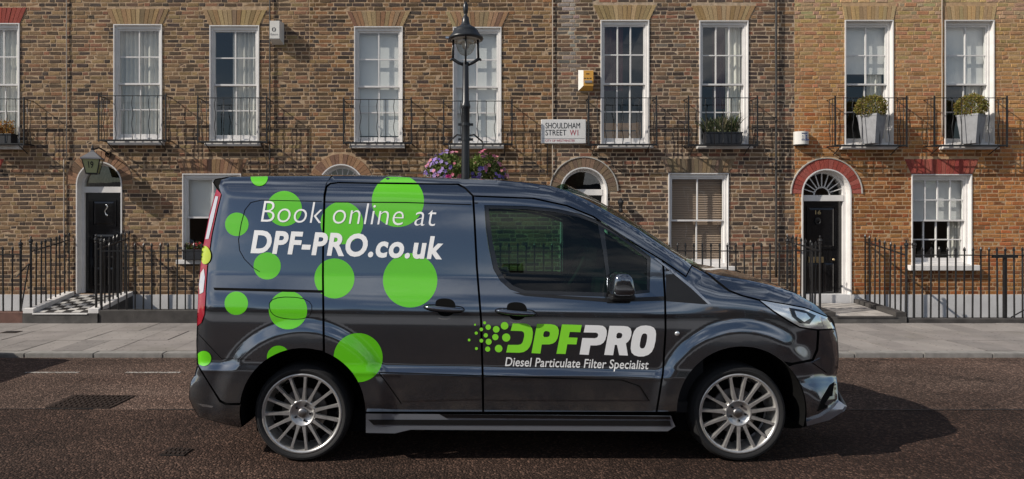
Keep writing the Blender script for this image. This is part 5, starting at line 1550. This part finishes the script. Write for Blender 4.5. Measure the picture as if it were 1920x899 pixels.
# underbody and wheel liners
x0, x1 = S(440, 700).x, S(1515, 700).x
boxpart('underbody', 'shell', van, x0+.1, x1-.25, YS+.16, 2*YC-YS-.16, GZ+.19, GZ+.34)
for (cx, cy, r) in AR:
    c = S(cx, cy); m = MB()
    m.lathe([((r+1)/VS, YS+.02), ((r+1)/VS, YS+.40), (0.01, YS+.40)], 32, 'Y', (c.x, 0, c.z), -.25, PI+.25); m.build('wheel_liner', 'shell', van)
    m = MB(); m.lathe([((r+1)/VS, 2*YC-YS-.02), ((r+1)/VS, 2*YC-YS-.40)], 24, 'Y', (c.x, 0, c.z), -.25, PI+.25); m.build('wheel_liner', 'shell', van)

# wheels (built once, local to the hub, outer face towards -y)
TR = .352; RR = .294
def wheel_meshes():
    W = {}
    m = MB(); m.lathe([(RR-.012, .0), (RR+.006, -.012), (RR+.022, -.018), (RR+.030, -.0185), (RR+.031, -.016), (RR+.034, -.016), (RR+.035, -.018), (TR-.020, -.010), (TR-.006, .008), (TR, .03), (TR, .185), (TR-.01, .205), (RR, .21)], 64, 'Y'); W['tyre'] = m.mesh('tyre', 'rubber', True)
    m = MB(); m.lathe([(RR-.003, .012), (RR-.001, -.010), (RR-.010, -.013), (RR-.022, -.008), (RR-.026, .010), (RR-.032, .06), (RR-.05, .19)], 64, 'Y'); W['rim'] = m.mesh('rim', 'alloy', True)
    m = MB(); ro = RR-.018; ri = .088
    P0 = [(.017, ri, .004), (.0125, ri+.05, .002), (.0100, .18, .000), (.0110, ro-.02, -.004), (.016, ro, -.004)]
    vs = []; 
    for (w, r, y) in P0: vs += [(-w, y+.030, r), (-w*.8, y-.002, r), (w*.8, y-.002, r), (w, y+.030, r)]
    m.add(vs, [(i*4+k, (i+1)*4+k, (i+1)*4+k+1, i*4+k+1) for i in range(4) for k in range(3)]); W['spoke'] = m.mesh('spoke', 'alloy')
    m = MB(); m.lathe([(.032, .020), (.078, .020), (.084, .004), (.093, .000), (.100, .008), (.102, .04)], 40, 'Y'); W['hub'] = m.mesh('hub', 'alloy', True)
    m = MB(); m.lathe([(0, .004), (.026, .004), (.034, .010), (.036, .022)], 24, 'Y'); W['cap'] = m.mesh('hub_cap', 'alloy_dark', True)
    m = MB(); m.lathe([(0, .006), (.008, .006), (.0095, .010), (.010, .024)], 6, 'Y'); W['nut'] = m.mesh('wheel_nut', 'gloss_black')
    m = MB(); m.lathe([(.06, .075), (.165, .075), (.168, .08), (.168, .095)], 40, 'Y'); W['disc'] = m.mesh('brake_disc', 'disc', True)
    m = MB(); m.lathe([(.0, .13), (RR-.03, .13)], 40, 'Y'); W['back'] = m.mesh('back_plate', 'shell')
    m = MB(); m.box(-.0035, .0035, 0, .02, 0, .001)
    m = MB(); m.lathe([(RR-.048, .095), (RR-.058, .105)], 6, 'Y', (0,0,0), 0, .30); W['weight'] = m.mesh('rim_window', 'alloy_dark', True)
    return W
WM = wheel_meshes()
def wheel(parent, x, y, z, flip=False, rot=0.0):
    w = link('wheel', None, parent, (x, y, z)); w.rotation_euler = (0, rot, PI if flip else 0)
    for k in ('tyre', 'rim', 'hub', 'cap', 'disc', 'back'): link(WM[k].name.split('.')[0], WM[k], w)
    for k in range(15): o = link('spoke', WM['spoke'], w); o.rotation_euler = (0, 2*PI*k/15, 0)
    for k in range(5): a = 2*PI*k/5+.3; link('wheel_nut', WM['nut'], w, (.056*math.sin(a), 0, .056*math.cos(a)))
    for k in range(15): o = link('rim_window', WM['weight'], w); o.rotation_euler = (0, 2*PI*(k+.2)/15, 0)
    return w
yw = YS+.055; sw = F/yw
for i, u in enumerate((566.5, 1385)):
    x = (u-PX)/sw
    wheel(van, x, yw, GZ+TR, rot=.09+i*.1)
    wheel(van, x, 2*YC-yw, road_z(2*YC-yw)+TR, flip=True)

# mirror
mc = S(1165, 533, .10); m = MB()
def mir(u, v):
    a = 2*PI*u; b = PI*v-PI/2; e = lambda c, p: math.copysign(abs(c)**p, c)
    x = e(math.cos(b), .5)*e(math.cos(a), .55); y = e(math.cos(b), .5)*e(math.sin(a), .55); z = e(math.sin(b), .55)
    x2 = .080*x*(1-.10*z)+.012*(1-z)*0+ (-.012*z if x > 0 else .012*z*0)
    return (mc.x+x2, mc.y+.105*y, mc.z+.084*z)
m.grid(mir, 40, 24); mr = m.build('door_mirror', 'paint', van, smooth=True, recalc=True)
m = MB(); a0, a1 = S(1150, 560, .06), S(1228, 556, .004)
m.box(mc.x-.075, mc.x+.10, mc.y-.02, YS+.12, mc.z-.118, mc.z-.078); m.build('mirror_arm', 'black_trim', mr, bevel=.012)

# cab interior
def cx_(u): return (u-PX)*(YS+.25)/F
zfl = GZ+.42
boxpart('cab_floor', 'cab', van, cx_(880), cx_(1330), YS+.12, 2*YC-YS-.12, GZ+.34, zfl)
m = MB(); m.box(cx_(868), cx_(874), YS+.20, 2*YC-YS-.20, zfl, S(870, 400).z); m.build('bulkhead', 'cab', van)
for s in (-1, 1):
    yy0 = YC+s*.45
    seat = boxpart('seat', 'cab', van, cx_(900), cx_(1080), yy0-.24, yy0+.24, zfl+.05, zfl+.36, bevel=.05)
    R = Matrix.Translation((cx_(912), yy0, zfl+.30)) @ Matrix.Rotation(math.radians(-13), 4, 'Y')
    m = MB(); m.box(-.07, .07, -.23, .23, 0, .56, R); m.build('backrest', 'cab', seat, bevel=.04)
m = MB(); m.add([(cx_(1120), y, z) for y in (YS+.16, 2*YC-YS-.16) for z in (zfl, S(1200, 528).z)]+[(cx_(1310), y, z) for y in (YS+.16, 2*YC-YS-.16) for z in (zfl, S(1300, 545).z)], [(0,1,3,2),(1,5,7,3),(4,6,7,5),(0,4,5,1),(2,3,7,6)]); m.build('dashboard', 'cab', van)
sc_ = Vector((cx_(1088), YC-.45, S(1100, 512).z)); m = MB()
m.tube([sc_+Matrix.Rotation(math.radians(28), 3, 'Y') @ Vector((0, .185*math.cos(t), .185*math.sin(t))) for t in [k*2*PI/28 for k in range(29)]], .016, 8)
m.tube([sc_, sc_+Vector((.2, 0, -.12))], .03, 8); m.build('steering_wheel', 'cab', van, smooth=True)

# green vinyl dots, cut by the panel edges
DOTS = [(486,333,16),(533,391.5,33),(641,418.5,40),(746,377,49),(444,421,22),(501,499,25.5),(627,522.5,37.5),(769,526,51),(443,569,22),(540,582,36),(671.5,671,46),(522,670,21.5),(382,672.5,14)]
PANELS = [(RQ, p_rq), (SD, p_sd), (RS, p_rs), (RB, p_rb)]
for (cu, cv, r) in DOTS:
    circ = [(cu+r*math.cos(2*PI*k/48), cv+r*math.sin(2*PI*k/48)) for k in range(48)]
    for (poly, ob) in PANELS:
        pl = resample(inset(poly, 1.0), 6)
        ux = [p[0] for p in pl]; vx = [p[1] for p in pl]
        if cu+r < min(ux) or cu-r > max(ux) or cv+r < min(vx) or cv-r > max(vx): continue
        # local grid
        V = [Vector(p) for p in circ]; E = [(i, (i+1) % 48) for i in range(48)]; o = 48
        V += [Vector(p) for p in pl]; E += [(o+i, o+(i+1) % len(pl)) for i in range(len(pl))]
        st = 6.0; a = -r
        while a < r:
            b = -r
            while b < r:
                q = (cu+a, cv+b)
                if math.hypot(a, b) < r-2 and pdist(q, pl) > 1.5: V.append(Vector(q))
                b += st
            a += st
        rr_ = delaunay_2d_cdt(V, E, [], 0, 1e-4); PP = [tuple(p) for p in rr_[0]]; T = []
        for f in rr_[2]:
            c = (sum(PP[i][0] for i in f)/3, sum(PP[i][1] for i in f)/3)
            if math.hypot(c[0]-cu, c[1]-cv) < r*.9995 and inside(c, pl): T.append(orient(PP, f))
        if len(T) < 6: continue
        used = sorted({i for f in T for i in f}); mp = {i: k for k, i in enumerate(used)}
        me = bpy.data.meshes.new('green_dot'); me.from_pydata([tuple(S(*PP[i], .0014 if cu-r > 375 and cv > 340 else .006)) for i in used], [], [tuple(mp[i] for i in f) for f in T]); me.update()
        me.materials.append(M['vinyl']); me.polygons.foreach_set('use_smooth', [True]*len(me.polygons)); me.normals_split_custom_set_from_vertices([tuple(Sn(*PP[i])) for i in used])
        link('green_dot', me, ob)
panel('green_dot', chaikin([(379,461),(389,462),(396,476),(394,490),(385,497),(376.5,492)], 2), 'lens_amber', p_lr, off=.012, gap=0, lip=0, step=4)

# lettering on the flank
def van_text(body, u0, u1, v0, v1, cap, material, parent, offset, shear, spacing=1.0, name='lettering'):
    """baseline runs from (u0,v0) to (u1,v1)"""
    me, a, b = text_mesh(body, offset, 4, spacing)
    bm = bmesh.new(); bm.from_mesh(me)
    xs = [v.co.x for v in bm.verts]; k = (u1-u0)/(b-a); 
    n = int((b-a)*k/10)
    for i in range(1, n): bmesh.ops.bisect_plane(bm, geom=bm.verts[:]+bm.edges[:]+bm.faces[:], plane_co=(a+(b-a)*i/n, 0, 0), plane_no=(1, 0, 0))
    for i in range(-2, 8): bmesh.ops.bisect_plane(bm, geom=bm.verts[:]+bm.edges[:]+bm.faces[:], plane_co=(0, CAP*i/5, 0), plane_no=(0, 1, 0))
    W_ = (b-a); bm.faces.index_update()
    iv = sorted(((min(v.co.x for v in f.verts), max(v.co.x for v in f.verts), f) for f in bm.faces), key=lambda q: q[0])
    words = [[]]; hi = None
    for lo_, h_, f in iv:      # a wide gap starts a new word
        if hi is not None and lo_-hi > .19: words.append([])
        words[-1].append(f); hi = h_ if hi is None else max(hi, h_)
    for v in bm.verts:
        t = (v.co.x-a)/W_; h = v.co.y/CAP*cap
        v.co = S(u0+(u1-u0)*t+h*shear, v0+(v1-v0)*t-h, .0036)
    for w, bw in enumerate(words):
        mw = bpy.data.meshes.new(name); keep = {f.index for f in bw}
        b2 = bm.copy(); b2.faces.ensure_lookup_table()
        bmesh.ops.delete(b2, geom=[f for f in b2.faces if f.index not in keep], context='FACES')
        b2.to_mesh(mw); b2.free(); mw.materials.append(M[material]); link(name, mw, parent)
    bm.free(); bpy.data.meshes.remove(me)
van_text('Book online at', 489, 815, 416.5, 424.5, 40, 'logo_white', p_sd, -.012, .17, 1.04)
van_text('DPF-PRO.co.uk', 470, 829, 473, 485, 39, 'logo_white', p_sd, .034, .17, 1.08)
van_text('Diesel Particulate Filter Specialist', 947, 1215, 686.5, 692.5, 16, 'logo_white', p_fd, .010, .15, 1.02)
def L2(pts): return [(860+x/4.8, 580+y/4.8) for x, y in pts]
def logo(name, outer, hole, material, ci=1):
    outer = L2(outer)
    hs = [chaikin(L2(hole), 1)] if hole else []
    panel('logo_letter', outer, material, p_fd, off=.0022, gap=0, holes=hs, lip=0, step=4)
logo('D', [(487,128),(575,129),(612,133),(640,146),(660,172),(668,212),(664,258),(655,300),(640,338),(618,366),(586,386),(545,393),(428,390),(443,322),(535,322),(560,316),(574,302),(583,275),(590,242),(590,222),(582,205),(565,198),(468,195)], None, 'logo_green')
logo('P', [(705,133),(830,136),(865,143),(890,160),(901,190),(900,222),(890,262),(874,290),(850,309),(815,318),(748,318),(735,400),(655,396)], [(768,198),(802,198),(822,208),(820,240),(803,252),(758,252)], 'logo_green')
logo('F', [(930,138),(1108,143),(1095,208),(1000,205),(990,255),(1070,258),(1060,318),(978,316),(962,404),(880,402)], None, 'logo_green')
logo('P', [(1140,143),(1262,146),(1298,151),(1322,168),(1333,196),(1331,235),(1320,275),(1302,303),(1276,320),(1240,327),(1185,327),(1170,412),(1088,408),(1113,260),(1225,262),(1248,255),(1256,236),(1252,220),(1238,212),(1125,210)], None, 'logo_white')
logo('R', [(1358,150),(1485,152),(1522,157),(1546,174),(1556,204),(1552,240),(1540,272),(1524,294),(1505,308),(1523,418),(1445,415),(1425,322),(1405,322),(1390,415),(1310,412)], [(1424,213),(1460,213),(1474,226),(1470,252),(1455,264),(1416,264)], 'logo_white')
logo('O', [(1640,151),(1685,147),(1725,152),(1757,168),(1773,195),(1777,225),(1772,285),(1758,345),(1738,385),(1708,411),(1665,426),(1620,427),(1580,415),(1556,392),(1548,355),(1552,305),(1562,250),(1578,200),(1603,168)], [(1658,220),(1686,219),(1698,234),(1695,275),(1682,330),(1666,354),(1642,355),(1629,340),(1632,298),(1644,244)], 'logo_white')
for (x, y, r) in ((147,140,9),(233,123,13),(204,183,16),(266,163,24),(338,182,30),(413,150,34),(158,216,14),(244,236,19),(330,252,28),(428,256,37),(94,278,12),(204,284,17),(270,294,27),(160,355,13),(261,360,23),(360,355,34)):
    c = (860+x/4.8, 580+y/4.8); rr_ = r/4.8
    panel('logo_dot', [(c[0]+rr_*math.cos(2*PI*k/20), c[1]+rr_*math.sin(2*PI*k/20)) for k in range(20)], 'logo_green', p_fd if c[0] > 905 else p_sd, off=.0022, gap=0, lip=0, step=8)

# ================================================================== the car parked just out of frame, whose shadow lies on the road
cxr = -5.85; cy0, cy1 = 6.25, 7.85
car = thing('parked_car', 'dark parked car just left of the frame casting its shadow on the road', 'car', (cxr-2.1, (cy0+cy1)/2, road_z(7)))
body = [(0,.30),(.02,.55),(-.05,.70),(-.30,.82),(-1.15,.95),(-1.75,1.38),(-2.1,1.45),(-3.1,1.44),(-3.75,1.02),(-4.1,.92),(-4.15,.5),(-4.1,.28),(-3.65,.25),(-3.55,.5),(-3.3,.62),(-3.05,.5),(-2.95,.25),(-1.15,.25),(-1.05,.5),(-.8,.62),(-.55,.5),(-.45,.25)]
zc = road_z(7)
m = MB(); ring_ = []
for (y, k) in ((cy0, .93), (cy0+.06, .99), (cy0+.2, 1.0), (cy1-.2, 1.0), (cy1-.06, .99), (cy1, .93)):
    ring_.append([(cxr-2.07+(x+2.07)*k, y+(.12 if z > 1.0 and y < 7 else -.12 if z > 1.0 else 0), zc+.25+(z-.25)*(k if z > .6 else 1)) for x, z in body])
n = len(body); vs = [p for r in ring_ for p in r]
m.add(vs, [(i*n+k, i*n+(k+1) % n, (i+1)*n+(k+1) % n, (i+1)*n+k) for i in range(5) for k in range(n)]+[tuple(range(n-1, -1, -1)), tuple(range(5*n, 6*n))])
m.build('body', 'paint', car, recalc=True)
for (a, b) in (((-1.25, 1.0), (-2.0, 1.36)), ((-2.1, 1.36), (-3.5, 1.02))):
    m = MB(); m.add([(cxr+a[0], cy0+.03, zc+1.0), (cxr+b[0], cy0+.03, zc+1.0), (cxr+b[0], cy0+.1, zc+1.34), (cxr+(a[0]+b[0])/2-.15, cy0+.1, zc+1.34)], [(0,1,2,3)]); m.build('window', 'gloss_black', car)
for x in (-.8, -3.3):
    w = wheel(car, cxr+x, cy0+.02, road_z(cy0)+.30); w.scale = (.85, 1, .85)
    w = wheel(car, cxr+x, cy1-.02, road_z(cy1)+.30, flip=True); w.scale = (.85, 1, .85)
